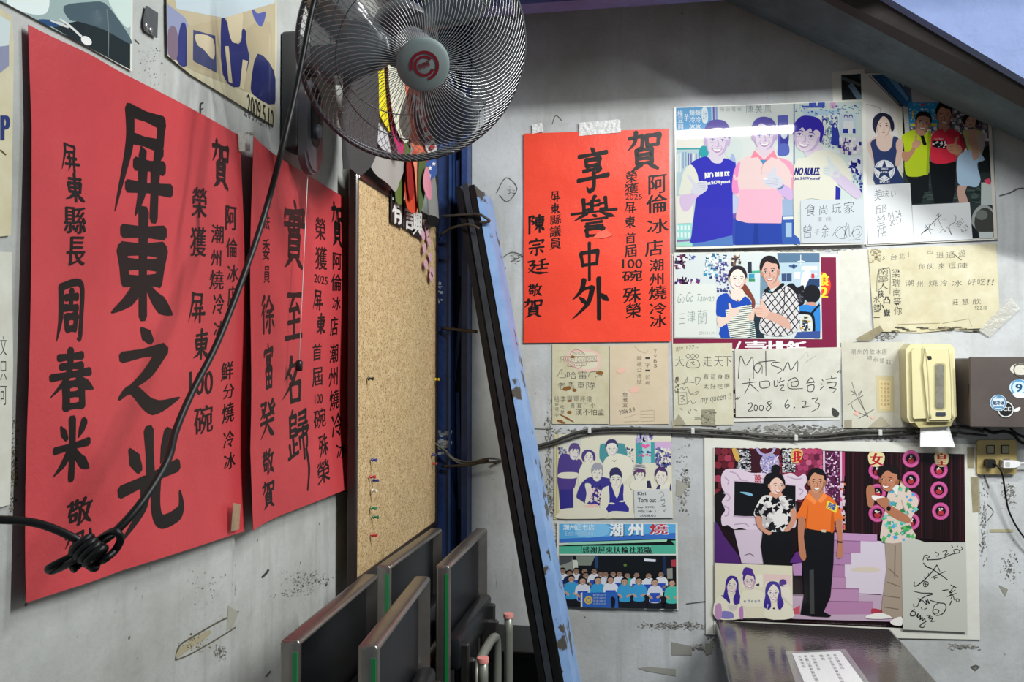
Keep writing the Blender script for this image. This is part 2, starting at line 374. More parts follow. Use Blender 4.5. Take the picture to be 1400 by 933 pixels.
class Ink:
    """lettering gathered on one sheet"""
    def __init__(s, sheet, lift=0.0004): s.sh, s.bm, s.lift, s.k = sheet, bmesh.new(), lift, 0
    def put(s, polys, uc, vc, w, h, shear=0.0, rot=0.0, mi=0):
        s.k += 1; lf = s.lift + (s.k % 12) * 0.00002; c, sn = math.cos(rot), math.sin(rot); sh = s.sh
        for p in polys:
            vs = []
            for x, y in p:
                X, Y = x * w, (y + shear * x) * h; u, v = uc + X * c - Y * sn, vc + X * sn + Y * c
                d = sh.off + lf
                vs.append(s.bm.verts.new((u, YB - d, v) if sh.wall == 'back' else (XL + d, u, v)))
            try: s.bm.faces.new(vs).material_index = mi
            except ValueError: pass
    def box(s, x0, y0, x1, y1):
        sh = s.sh; cx, cy = (x0 + x1) / 2, (y0 + y1) / 2
        u, v = sh.uv(cx, cy); w_ = abs(sh.uv(x1, cy)[0] - sh.uv(x0, cy)[0]); h_ = abs(sh.uv(cx, y1)[1] - sh.uv(cx, y0)[1]); return u, v, w_, h_
    def brush(s, ch, x0, y0, x1, y1, wt=11.0, shear=0.06, jit=1.2):
        u, v, w_, h_ = s.box(x0, y0, x1, y1); s.put(brush_faces(ch, wt, jit), u, v, w_, h_, shear)
    def type(s, t, x0, y0, x1, y1, bold=0.012, shear=0.10, mi=0, rot=0.0):
        u, v, w_, h_ = s.box(x0, y0, x1, y1); f, wd = type_faces(t)
        if wd:
            for du in ((-bold, 0, bold) if bold else (0,)):      # pen pressure: the stroke is laid down three times, a hair apart
                s.put(f, u + du * h_, v + du * .4 * h_, w_ / wd, h_, shear * wd if len(t) == 1 else 0, rot, mi)
    def line(s, pts, wd, mi=0, n=5, taper=(1, 1, .6)):
        P = [s.sh.uv(*p) for p in pts]; L, R, c0, c1 = ribbon(P, [t * wd for t in taper], n)
        s.put([[(v.x, v.y) for v in (R[i], R[i + 1], L[i + 1], L[i])] for i in range(len(L) - 1)], 0, 0, 1, 1, mi=mi)
    def done(s, name, m, parent, bowed=False, du=0.03):
        if bowed: bmesh.ops.triangulate(s.bm, faces=s.bm.faces[:]); cut_grid(s.bm, s.sh, du); drape(s.bm, s.sh)
        return finish(name, s.bm, m, parent)
INK = mat('brush_ink', '120e0c', 0.42, spec=0.32)
PEN = mat('pen_ink', '23221f', 0.5)

# ------------------------------------------------------------------ the three red congratulation posters
def red_paper(name, col, dark):
    m = mat(name, col, 0.42, spec=0.45, noise=(5, dark, .5))
    nt = m.node_tree; b = nt.nodes['Principled BSDF']; tc = [n for n in nt.nodes if n.type == 'TEX_COORD'][0]
    v = nt.nodes.new('ShaderNodeTexNoise'); v.inputs['Scale'].default_value = 110; v.inputs['Detail'].default_value = 1.5; v.inputs['Distortion'].default_value = 1.2
    fold = nt.nodes.new('ShaderNodeTexNoise'); fold.inputs['Scale'].default_value = 7; fold.inputs['Detail'].default_value = 4
    ad = nt.nodes.new('ShaderNodeMath'); ad.operation = 'MULTIPLY_ADD'; ad.inputs[1].default_value = 0.12
    bp = nt.nodes.new('ShaderNodeBump'); bp.inputs['Strength'].default_value = 0.35; bp.inputs['Distance'].default_value = 0.01
    nt.links.new(tc.outputs['Object'], v.inputs[0]); nt.links.new(tc.outputs['Object'], fold.inputs[0])
    nt.links.new(v.outputs[0], ad.inputs[0]); nt.links.new(fold.outputs[0], ad.inputs[2]); nt.links.new(ad.outputs[0], bp.inputs['Height']); nt.links.new(bp.outputs[0], b.inputs['Normal'])
    return m
RED_L = red_paper('red_paper_left', 'c24246', 'b0383d'); RED_B = red_paper('red_paper_back', 'f0482e', 'e23f28')
TAPE = mat('clear_tape', 'd8d6cc', 0.22, alpha=0.45, bump=(60, .5)); OLDTAPE = mat('aged_tape', 'b9ae8c', 0.4, alpha=0.55, noise=(40, '8d8060', .6))
WHITETAPE = mat('crazed_tape', 'f2f2f0', 0.25, noise=(90, 'b9b9b6', .4), bump=(80, .6))

def curl_1(p):                # left poster: its foot stands off the wall, left margin waves
    y, z = p
    t = max(0.0, min(1.0, (1.62 - z) / 0.36)); a = 0.006 + 0.022 * t * t
    a += 0.010 * math.exp(-((y - 1.07) / .05) ** 2) * (0.5 + 0.5 * math.sin(z * 21)) + 0.004 * math.sin(7 * z + 9 * y) + 0.004
    return a
sh1 = Sheet('left', 0.004, curl_1)
P1 = paper('calligraphy_poster', sh1, [(33, 34), (322, 186), (327, 420), (331, 600), (322, 726), (150, 778), (18, 824), (24, 760), (40, 720), (22, 668), (30, 560), (32, 430), (40, 300), (36, 170)], RED_L, bowed=True)
tag(P1, 'large red paper poster with four huge brushed characters, left of the wall fan', 'poster', 'red calligraphy posters')
k = Ink(sh1)
for a in (('屏', 151, 147, 229, 297), ('東', 146, 289, 235, 437), ('之', 143, 446, 245, 569), ('光', 146, 588, 243, 728)): k.brush(*a, wt=14.5, jit=.8)
for a in (('周', 62, 384, 108, 466), ('春', 54, 478, 113, 559), ('米', 56, 572, 104, 655)): k.brush(*a, wt=15)
for a in (('屏', 75, 196, 99, 235), ('東', 78, 238, 103, 277), ('敬', 76, 681, 109, 719), ('賀', 72, 726, 98, 768), ('賀', 280, 194, 305, 258), ('屏', 252, 399, 274, 441), ('東', 259, 450, 281, 492)): k.brush(*a, wt=13)
for a in (('縣', 76, 283, 102, 320), ('長', 79, 324, 102, 364), ('榮', 254, 257, 273, 298), ('獲', 253, 311, 273, 351), ('碗', 261, 555, 286, 593), ('潮', 280, 308, 296, 333), ('州', 280, 342, 293, 364),
          ('燒', 279, 370, 297, 396), ('冷', 284, 402, 298, 430), ('冰', 286, 439, 300, 461), ('阿', 299, 282, 314, 315), ('倫', 300, 326, 315, 352), ('冰', 302, 362, 316, 386), ('店', 303, 391, 314, 419),
          ('鮮', 297, 495, 312, 520), ('分', 300, 525, 314, 545), ('燒', 299, 551, 314, 578), ('冷', 300, 589, 314, 612), ('冰', 300, 619, 315, 641)): k.type(*a, bold=.024)
k.type('100', 255, 508, 286, 540, bold=.03)
k.done('lettering', INK, P1, True)

def curl_2(p):
    y, z = p; t = max(0.0, min(1.0, (1.50 - z) / 0.22)); e = max(0.0, (1.72 - y) / .1)
    return 0.006 + 0.016 * t + 0.006 * e * e + 0.0025 * math.sin(11 * z + 6 * y) + .003
sh2 = Sheet('left', 0.004, curl_2)
P2 = paper('calligraphy_poster', sh2, [(326, 187), (467, 270), (468, 400), (470, 560), (472, 625), (465, 668), (320, 725), (330, 640), (331, 420)], RED_L, bowed=True)
tag(P2, 'smaller red paper poster behind the white pull cord, beside the cork board', 'poster', 'red calligraphy posters')
k = Ink(sh2)
for a in (('賀', 448, 279, 464, 337), ('至', 386, 397, 410, 466), ('名', 381, 489, 410, 551), ('徐', 347, 406, 371, 456), ('富', 350, 469, 368, 531), ('癸', 342, 546, 368, 599),
          ('敬', 346, 615, 365, 650), ('賀', 343, 658, 364, 694), ('屏', 423, 396, 436, 424), ('東', 428, 429, 441, 457)): k.brush(*a, wt=13)
k.brush('實', 380, 274, 412, 368, wt=9); k.brush('歸', 386, 560, 416, 630, wt=9)
k.line([(411, 612), (413, 640), (409, 671)], .012)
for a in (('阿', 449, 346, 461, 369), ('倫', 447, 375, 461, 398), ('冰', 449, 406, 460, 424), ('店', 447, 433, 457, 459), ('潮', 447, 471, 458, 496), ('州', 446, 503, 458, 528), ('燒', 447, 533, 460, 560), ('冷', 449, 565, 464, 597),
          ('冰', 453, 604, 467, 626), ('榮', 425, 298, 439, 329), ('獲', 425, 338, 441, 369), ('首', 424, 470, 436, 493), ('屆', 423, 503, 437, 528), ('碗', 424, 559, 441, 585), ('殊', 429, 594, 442, 623), ('榮', 424, 630, 441, 660),
          ('立', 353, 266, 361, 284), ('法', 351, 293, 361, 314), ('委', 350, 327, 362, 356), ('員', 353, 364, 363, 387)): k.type(*a, bold=.024)
k.type('2025', 424, 377, 442, 388, bold=.03); k.type('100', 426, 539, 437, 552, bold=.03)
k.done('lettering', INK, P2, True)
tp = Sheet('left', 0.018); paper('tape', tp, [(325, 178), (342, 184), (342, 207), (327, 207)], TAPE, parent=P2)
tp = Sheet('left', 0.032); paper('tape', tp, [(319, 688), (329, 690), (327, 724), (316, 727)], OLDTAPE, parent=P1)

sh3 = Sheet('back', 0.006, lambda p: 0.002 + 0.0015 * math.sin(17 * p[1] + 5 * p[0]))
P3 = paper('calligraphy_poster', sh3, [(716, 183), (915, 176), (917, 467), (716, 469)], RED_B, bowed=True)
tag(P3, 'orange red poster with brushed characters taped high on the back wall', 'poster', 'red calligraphy posters')
k = Ink(sh3)
k.brush('譽', 780, 268, 844, 324, wt=8.5)
for a in (('享', 788, 202, 833, 261), ('中', 788, 332, 824, 383), ('外', 780, 381, 832, 437), ('賀', 857, 180, 904, 233)): k.brush(*a, wt=12.5)
for a in (('陳', 721, 294, 745, 319), ('宗', 722, 326, 745, 350), ('廷', 721, 354, 750, 375), ('敬', 722, 388, 741, 406), ('賀', 716, 409, 742, 434), ('屏', 752, 261, 766, 276), ('東', 752, 278, 766, 292), ('屏', 853, 276, 870, 292), ('東', 853, 295, 870, 312)): k.brush(*a, wt=12.5)
for a in (('阿', 887, 239, 911, 265), ('倫', 884, 266, 912, 291), ('冰', 885, 299, 914, 319), ('店', 882, 328, 906, 350), ('潮', 888, 355, 907, 371), ('州', 888, 374, 907, 390), ('燒', 887, 391, 911, 410), ('冷', 888, 414, 911, 430),
          ('冰', 889, 431, 911, 448), ('榮', 856, 234, 871, 250), ('獲', 854, 251, 873, 265), ('首', 855, 318, 869, 333), ('屆', 854, 335, 870, 352), ('碗', 851, 370, 878, 385), ('殊', 852, 393, 876, 414), ('榮', 856, 415, 876, 435),
          ('縣', 752, 294, 767, 307), ('議', 752, 309, 767, 324), ('員', 752, 326, 767, 341)): k.type(*a, bold=.024)
k.type('2025', 855, 266, 878, 273, bold=.01); k.type('100', 851, 355, 878, 367, bold=.024)
k.done('lettering', INK, P3, True)
fl = Sheet('back', 0.0105); paper('torn_flap', fl, [(811, 325), (818, 317), (829, 314), (838, 322), (825, 326)], red_paper('red_paper_torn', 'f4705a', 'e2553f'), parent=P3)
for q in ([(791, 168), (848, 163), (849, 181), (792, 186)], [(727, 170), (741, 168), (743, 180), (728, 183)]):
    paper('tape', Sheet('back', 0.0095), q, WHITETAPE, parent=P3)

# ------------------------------------------------------------------ printed pictures: flat shapes printed on one sheet
def inside(p, poly):
    x, y = p; c = False
    for i in range(len(poly)):
        (x1, y1), (x2, y2) = poly[i], poly[i - 1]
        if (y1 > y) != (y2 > y) and x < (x2 - x1) * (y - y1) / (y2 - y1) + x1: c = not c
    return c
class Pic:
    STEP = 0.000012
    def __init__(s, sheet, x0, y0, sc, lift=0.0003, tint=None, gloss=0.22):
        s.sh, s.bm, s.lift, s.k, s.mats, s.gloss = sheet, bmesh.new(), lift, 0, [], gloss
        s.fr = (x0, y0, sc); s.fade = 1.0
    def frame(s, x0, y0, sc): s.fr = (x0, y0, sc)
    def px(s, p): return s.fr[0] + p[0] * s.fr[2], s.fr[1] + p[1] * s.fr[2]
    def mi(s, c):
        if s.fade < 1: c = ''.join('%02x' % int(int(c[i:i + 2], 16) * s.fade) for i in (0, 2, 4))
        if c not in s.mats: s.mats.append(c)
        return s.mats.index(c)
    def _face(s, c, pts, same=False):
        if not same: s.k += 1
        d = s.sh.off + s.lift + s.k * s.STEP
        vs = []
        for p in pts:
            u, v = s.sh.uv(*s.px(p)); vs.append(s.bm.verts.new((u, YB - d, v) if s.sh.wall == 'back' else (XL + d, u, v)))
        try: s.bm.faces.new(vs).material_index = s.mi(c)
        except ValueError: pass
    def poly(s, c, pts, sm=True):
        if isinstance(pts, str): pts = [tuple(float(v) for v in q.split(',')) for q in pts.split()]
        if sm and len(pts) > 3: pts = [(v.x, v.y) for v in spline([(x, y, 0) for x, y in pts], 3, True)]
        s._face(c, pts)
    def rect(s, c, x0, y0, x1, y1): s._face(c, [(x0, y0), (x1, y0), (x1, y1), (x0, y1)])
    def quad(s, c, *pts): s._face(c, pts)
    def ell(s, c, cx, cy, rx, ry, rot=0, n=20):
        k, q = math.cos(rot), math.sin(rot)
        s._face(c, [(cx + rx * math.cos(t) * k - ry * math.sin(t) * q, cy + rx * math.cos(t) * q + ry * math.sin(t) * k) for t in [2 * math.pi * i / n for i in range(n)]])
    def ring(s, c, cx, cy, r0, r1, a0=0, a1=6.2832, n=20):
        s.k += 1
        for i in range(n):
            a, b = a0 + (a1 - a0) * i / n, a0 + (a1 - a0) * (i + 1) / n
            s._face(c, [(cx + r0 * math.cos(a), cy + r0 * math.sin(a)), (cx + r1 * math.cos(a), cy + r1 * math.sin(a)), (cx + r1 * math.cos(b), cy + r1 * math.sin(b)), (cx + r0 * math.cos(b), cy + r0 * math.sin(b))], True)
    def line(s, c, wd, pts, taper=(1, 1, 1), n=4):
        if isinstance(pts, str): pts = [tuple(float(v) for v in q.split(',')) for q in pts.split()]
        L, R, c0, c1 = ribbon(pts, [t * wd for t in taper], n); s.k += 1
        for i in range(len(L) - 1): s._face(c, [(v.x, v.y) for v in (R[i], R[i + 1], L[i + 1], L[i])], True)
    def type(s, c, t, x0, y0, x1, y1, rot=0.0, slant=0.0, bold=0.0, rise=0.0):
        f, wd = type_faces(t, 0.0 if bold else -0.013)
        if not wd: return
        s.k += 1; W, H = (x1 - x0) / wd, y1 - y0; cx, cy = (x0 + x1) / 2, (y0 + y1) / 2; k, q = math.cos(rot), math.sin(rot)
        for j, db in enumerate((0, bold, -bold) if bold else (0,)):
            s.k += 1
            for p in f:
                pts = []
                for x, y in p:
                    X, Y = x * W + slant * y * H + db * H, -y * H - rise * x * W
                    pts.append((cx + X * k - Y * q, cy + X * q + Y * k))
                s._face(c, pts, True)
    def hatch(s, c, wd, poly, ang, step):
        if isinstance(poly, str): poly = [tuple(float(v) for v in q.split(',')) for q in poly.split()]
        cx = sum(p[0] for p in poly) / len(poly); cy = sum(p[1] for p in poly) / len(poly); R = max(math.hypot(p[0] - cx, p[1] - cy) for p in poly)
        dx, dy = math.cos(ang), math.sin(ang); s.k += 1
        for i in range(-int(R / step) - 1, int(R / step) + 2):
            ox, oy = cx - dy * i * step, cy + dx * i * step; seg = None; m = 40
            for j in range(-m, m + 1):
                p = (ox + dx * R * j / m, oy + dy * R * j / m); ok = inside(p, poly)
                if ok and seg is None: seg = p
                if (not ok or j == m) and seg is not None:
                    nx, ny = -dy * wd / 2, dx * wd / 2
                    if math.hypot(p[0] - seg[0], p[1] - seg[1]) > wd * .5:
                        s._face(c, [(seg[0] + nx, seg[1] + ny), (p[0] + nx, p[1] + ny), (p[0] - nx, p[1] - ny), (seg[0] - nx, seg[1] - ny)], True)
                    seg = None
    def specks(s, cols, n, x0, y0, x1, y1, w, h, rnd, jit=.5, poly=None):
        for i in range(n):
            x, y = rnd.uniform(x0, x1), rnd.uniform(y0, y1)
            if poly and not inside((x, y), poly): continue
            a, b = w * rnd.uniform(1 - jit, 1 + jit), h * rnd.uniform(1 - jit, 1 + jit)
            s._face(rnd.choice(cols), [(x - a / 2, y - b / 2), (x + a / 2, y - b / 2 * .8), (x + a / 2 * .9, y + b / 2), (x - a / 2, y + b / 2 * .9)], i % 4 != 0)
    def blobs(s, cols, n, poly, r, rnd):
        if isinstance(poly, str): poly = [tuple(float(v) for v in q.split(',')) for q in poly.split()]
        xs, ys = [p[0] for p in poly], [p[1] for p in poly]; k = 0
        for _ in range(n * 8):
            x, y = rnd.uniform(min(xs), max(xs)), rnd.uniform(min(ys), max(ys))
            if inside((x, y), poly):
                c = rnd.choice(cols); q = rnd.uniform(.5, 1.2) * r
                s._face(c, [(x + q * (1 if i % 2 else .55) * math.cos(i * .785 + k), y + q * (1 if i % 2 else .55) * math.sin(i * .785 + k)) for i in range(8)]); k += 1
                if k >= n: return
    def head(s, cx, top, chin, wd, skin, hair, style='short', tilt=0.0, shade=None, ink=None, lip=None, smile=1.0, turn=0.0, teeth='eceae4', ears=True, brow=None):
        """a printed face: hair, ears, shaded jaw, brows, eyes, nose, mouth"""
        cy = (top + chin) / 2; H = (chin - top) / 2; W = wd / 2; k, q = math.cos(tilt), math.sin(tilt)
        ink = ink or hair; brow = brow or hair; lip = lip or shade
        def T(x, y): X, Y = x * W, y * H; return cx + X * k - Y * q, cy + X * q + Y * k
        def P(c, pts, sm=True): s.poly(c, [T(*p) for p in pts], sm)
        def Ln(c, w_, pts, tp=(1, 1, 1)): s.line(c, w_ * H, [T(*p) for p in pts], tp)
        t = turn
        if style == 'bob': P(hair, [(-1.25, .45), (-1.42, -.1), (-1.2, -.7), (-.6, -1.05), (.2, -1.08), (.95, -.8), (1.35, -.2), (1.35, .4), (1.0, .55), (.8, .1), (-.85, .1), (-.95, .75)])
        elif style == 'long': P(hair, [(-.9, 1.7), (-1.45, 1.4), (-1.2, .4), (-1.15, -.4), (-.7, -1.0), (0, -1.12), (.75, -.95), (1.15, -.35), (1.25, .5), (1.5, 1.4), (.95, 1.75), (.7, .8), (-.7, .8)])
        elif style in ('updo', 'pony'): P(hair, [(-1.08, .3), (-1.12, -.35), (-.7, -.95), (0, -1.1), (.7, -.95), (1.12, -.35), (1.05, .3), (.8, -.1), (-.8, -.1)])
        else: P(hair, [(-1.04, .12), (-1.12, -.4), (-.75, -.95), (-.1, -1.1), (.65, -1.0), (1.1, -.45), (1.04, .12), (.85, -.1), (-.85, -.1)])
        if ears and style in ('short', 'side', 'cap', 'spiky', 'crew', 'updo', 'pony'):
            for sx in (-1, 1): P(shade, [(sx * .93, -.02), (sx * 1.1, -.04), (sx * 1.08, .3), (sx * .92, .38)])
        P(skin, [(-.92, -.35), (-.6, -.75), (0, -.86), (.6, -.75), (.92, -.35), (.93, .1), (.84, .5), (.55, .86), (.18, 1.0), (-.18, 1.0), (-.55, .86), (-.84, .5), (-.93, .1)])
        P(shade, [(.93, .1), (.84, .5), (.55, .86), (.1, 1.0), (.42, .78), (.66, .45), (.74, .05)])
        P(shade, [(-.93, .05), (-.84, .5), (-.6, .82), (-.72, .45), (-.8, .1)])
        if style in ('short', 'crew'): P(hair, [(-1.0, -.05), (-.98, -.5), (-.5, -1.0), (.3, -1.04), (.95, -.55), (1.0, -.05), (.86, -.2), (.78, -.48), (.3, -.62), (-.3, -.6), (-.76, -.46), (-.88, -.2)])
        elif style == 'fringe': P(hair, [(-1.08, .1), (-1.02, -.5), (-.5, -1.02), (.3, -1.06), (.98, -.6), (1.08, .25), (.9, .2), (.84, -.25), (.5, -.38), (.3, -.2), (.1, -.4), (-.2, -.18), (-.45, -.36), (-.7, -.14), (-.9, .0)])
        elif style in ('side', 'spiky'): P(hair, [(-1.0, -.02), (-1.02, -.55), (-.55, -1.05), (.2, -1.12), (.85, -.8), (1.02, -.05), (.88, -.15), (.8, -.45), (.2, -.55), (-.25, -.72), (-.62, -.5), (-.86, -.2)])
        elif style in ('bob', 'long'): P(hair, [(-1.04, .5), (-1.06, -.4), (-.55, -1.0), (.2, -1.05), (.98, -.5), (1.04, .5), (.9, .2), (.78, -.3), (.1, -.8), (-.5, -.45), (-.86, .1)])
        elif style in ('updo', 'pony'): P(hair, [(-1.0, .15), (-1.0, -.45), (-.5, -1.0), (.3, -1.04), (.98, -.5), (1.0, .15), (.85, -.25), (.4, -.66), (-.1, -.78), (-.6, -.52), (-.88, -.1)])
        elif style == 'cap': P(hair, [(-1.05, -.2), (-1.0, -.7), (-.4, -1.12), (.4, -1.12), (1.0, -.7), (1.05, -.2), (.4, -.38), (-.4, -.38)])
        for sx in (-1, 1):
            ex = sx * .42 + t
            Ln(brow, .055, [(ex - .22, -.1 + (.03 if sx < 0 else -.02)), (ex, -.16), (ex + .22, -.1 + (.03 if sx > 0 else -.02))], (.7, 1.1, .7))
            P(teeth, [(ex - .19, .08), (ex, .01), (ex + .19, .08), (ex, .13)])
            s.ell(ink, *T(ex + t * .15, .075), .085 * W, .062 * H, n=8)
            Ln(ink, .035, [(ex - .21, .08), (ex - .02, .0), (ex + .21, .075)])
            Ln(shade, .03, [(ex - .16, .2), (ex, .22), (ex + .17, .18)])
        P(shade, [(t * 1.3 - .05, .05), (t * 1.3 + .07, .1), (t * 1.3 + .17, .4), (t * 1.3 + .05, .47), (t * 1.3 - .16, .44), (t * 1.3 + .04, .38)])
        mx = t * 1.1
        if smile > .5:
            P(lip, [(mx - .42, .55), (mx - .15, .57), (mx + .15, .57), (mx + .42, .54), (mx + .24, .74), (mx, .8), (mx - .24, .75)])
            P(teeth, [(mx - .34, .575), (mx, .6), (mx + .34, .57), (mx + .2, .685), (mx, .72), (mx - .2, .69)])
            for sx in (-1, 1): Ln(shade, .035, [(mx + sx * .26, .36), (mx + sx * .46, .5), (mx + sx * .5, .64)])
        else:
            P(lip, [(mx - .3, .6), (mx - .1, .56), (mx, .58), (mx + .1, .56), (mx + .3, .59), (mx + .1, .68), (mx - .1, .68)])
            Ln(ink, .018, [(mx - .3, .6), (mx, .62), (mx + .3, .59)])
    def scribble(s, c, wd, x0, y0, x1, y1, n, rnd):
        pts = [(x0 + (x1 - x0) * (i + rnd.uniform(-.8, .8)) / (n - 1), rnd.uniform(y0, y1)) for i in range(n)]; s.line(c, wd, pts)
    def grit(s, cols, n, x0, y0, x1, y1, w, h, rnd, poly=None):
        """fine irregular scuff marks, thicker towards the middle of the patch"""
        for i in range(n * 3):
            x, y = (x0 + x1) / 2 + (x1 - x0) * .5 * rnd.uniform(-1, 1) * rnd.uniform(.3, 1), (y0 + y1) / 2 + (y1 - y0) * .5 * rnd.uniform(-1, 1) * rnd.uniform(.3, 1)
            if poly and not inside((x, y), poly): continue
            q = rnd.choice((.12, .18, .18, .3)); a, b, t = w * q * rnd.uniform(.6, 1.5), h * q * rnd.uniform(.6, 1.5), rnd.uniform(-.5, .5)
            s._face(rnd.choice(cols), [(x + a * math.cos(k) * rnd.uniform(.5, 1.1) - b * math.sin(k) * t, y + b * math.sin(k) * rnd.uniform(.5, 1.1) + a * math.cos(k) * t) for k in (0, 1.05, 2.1, 3.14, 4.2, 5.2)], i % 4 != 0)
    def done(s, name, parent, clip=None):
        if clip:                                              # trim the print to the edge of its sheet
            C = [s.sh.base(*q) for q in clip]; mid = sum(C, Vector()) / len(C)
            for i in range(len(C)):
                nrm = (C[(i + 1) % len(C)] - C[i]).cross(s.sh.n()).normalized()
                if nrm.dot(mid - C[i]) > 0: nrm = -nrm
                bmesh.ops.bisect_plane(s.bm, geom=s.bm.verts[:] + s.bm.edges[:] + s.bm.faces[:], plane_co=C[i], plane_no=nrm, clear_outer=True, dist=1e-7)
        ms = [mat('print_%s_%02d' % (c, int(s.gloss * 100)), c, s.gloss, spec=0.5 if s.gloss > .05 else 0.3) for c in s.mats]
        if s.sh.rise((0.31, 2.2)) or s.sh.rise((0.5, 2.46)): bmesh.ops.triangulate(s.bm, faces=s.bm.faces[:]); cut_grid(s.bm, s.sh, .02); drape(s.bm, s.sh)
        me = bpy.data.meshes.new(name); s.bm.to_mesh(me); s.bm.free()
        for m in ms: me.materials.append(m)
        o = link(name, me, parent); return o

CARD = mat('photo_card', 'dcdcd4', 0.3, noise=(20, 'cfcdbf', .6)); OLDCARD = mat('yellowed_card', 'd2ccb0', 0.5, noise=(16, 'b7ac86', .6)); GREYCARD = mat('aged_white_card', 'd6d6cc', 0.45, noise=(18, 'bcb9a8', .6))
R = random.Random(11)

# --- laminated photo of three men, thumbs up
def bow(p): return 0.0158 * max(0.0, (2.60 - p[1]) / .55) - .0012 * math.sin(p[0] * 9 - 1.2) * (1 if p[1] > 2.3 else .5)
S = Sheet('back', 0.005, bow)
o = paper('photo_print', S, [(922, 147), (1184, 137), (1184, 335), (924, 342)], CARD, bowed=True, du=.02)
tag(o, 'big faded laminated photo of three men in two NO RULES shirts and a pink polo', 'photo', 'photos on the back wall')
p = Pic(S, 915, 120, 275 / 1140, gloss=.03); p.fade = .88
p.quad('c6d3d4', (38, 110), (705, 90), (705, 893), (40, 905))
p.quad('d6dbd6', (272, 106), (700, 92), (700, 420), (290, 425))
p.poly('6fa9d6', '38,116 238,109 240,195 180,268 40,272', False)
for t, x0, y0, x1, y1 in (('綠', 48, 130, 78, 163), ('豆', 50, 166, 78, 200), ('芋', 84, 150, 110, 190), ('燒', 114, 124, 146, 160), ('冷', 114, 164, 146, 200), ('冰', 114, 204, 146, 240), ('燒', 148, 124, 178, 160), ('冷', 148, 164, 178, 200), ('冰', 148, 204, 178, 240), ('圓', 52, 205, 78, 240)): p.type('dfeaf0', t, x0, y0, x1, y1, bold=.03)
p.poly('dfe8ea', '184,122 214,118 218,192 190,198'); p.type('4f86b4', '公休', 190, 130, 212, 185)
p.quad('e9e6dc', (40, 275), (210, 270), (205, 350), (40, 352)); p.quad('4aa7ac', (40, 345), (190, 343), (190, 352), (40, 354))
p.quad('b6cdd3', (40, 360), (200, 356), (180, 560), (40, 620))
for i in range(9): p.rect(R.choice(['6c64a8', '8fa5c4', '7f78b0', 'dde3df']), 45 + i * 15, 365 + R.uniform(0, 15), 52 + i * 15, 430 + R.uniform(0, 60))
p.quad('6a66ac', (246, 108), (256, 107), (258, 200), (248, 200)); p.quad('8aa0cc', (262, 107), (272, 106), (274, 200), (264, 200))
for i, t in enumerate('陳美鳳'): p.type('6f7f88', t, 436 + i * 52, 100, 474 + i * 52, 142)
for i, t in enumerate('敬台電視'): p.type('9aa5aa', t, 290 + i * 32, 112, 312 + i * 32, 134)
p.quad('5b62b2', (612, 160), (672, 156), (672, 382), (616, 386)); p.poly('3f3f98', '628,240 650,222 674,240 676,300 664,330 636,330 624,290'); p.ell('cfd4dc', 650, 262, 19, 30); p.poly('5a68b4', '618,330 650,318 676,330 674,382 616,386')
p.ell('3aa2a9', 196, 366, 27, 36); p.ell('cfd9d4', 365, 345, 55, 70); p.poly('a4b4d8', '345,395 372,400 380,560 352,600')
p.quad('e6e5d8', (40, 620), (140, 600), (130, 770), (40, 775)); p.quad('9fdcd6', (40, 780), (128, 770), (124, 870), (40, 872)); p.quad('8f78a8', (42, 868), (122, 862), (122, 876), (42, 882)); p.quad('a6e0cf', (40, 880), (130, 874), (130, 904), (40, 905))
for i in range(8): p.rect('e2f0ec', 44 + (i % 4) * 20, 785 + (i // 4) * 40, 57 + (i % 4) * 20, 812 + (i // 4) * 40)
p.quad('3c4fae', (352, 740), (384, 738), (384, 893), (352, 895)); p.quad('bfc7e4', (352, 610), (396, 605), (390, 715), (354, 718)); p.quad('7a5aa6', (354, 718), (384, 716), (384, 742), (354, 744))
p.poly('9db4d0', '635,640 702,640 702,730 630,730'); p.quad('3f62b0', (632, 730), (705, 728), (738, 862), (738, 890), (634, 892)); p.quad('dfe6e4', (640, 736), (702, 734), (702, 750), (640, 752)); p.quad('a9c4dc', (656, 770), (690, 770), (690, 850), (656, 850))
# left man
p.poly('dad0dc', '240,360 300,360 305,420 285,440 248,430 225,400')
p.poly('3c3ab6', '205,392 248,428 292,430 312,402 362,422 376,442 358,560 355,842 300,862 130,885 125,840 150,640 158,520 115,440')
p.poly('5d84c2', '130,885 200,878 355,840 360,898 130,904', False); p.poly('e0e1d3', '115,440 140,455 160,500 164,560 130,600 55,612 62,560 80,480')
p.poly('d6bfdc', '66,614 125,604 165,570 190,600 158,624 112,696 80,702 60,660'); p.poly('d4d4de', '150,548 176,520 200,518 214,548 214,580 182,606 150,612 118,590 134,560 100,506 116,498')
for i in range(4): p.line('b9b6c8', 3, [(160 + i * 6, 548 + i * 10), (205, 545 + i * 12)])
p.type('f0efe4', 'NO RULES', 203, 480, 340, 526, rot=-.05, bold=.05); p.type('f0efe4', 'Just SHOW yourself', 208, 528, 344, 556, rot=-.08, bold=.03)
p.head(270, 192, 392, 136, 'dccfdc', '6a5fa6', 'short', .06, 'c3aed0', '7a70a8', 'b48fb8', turn=.05)
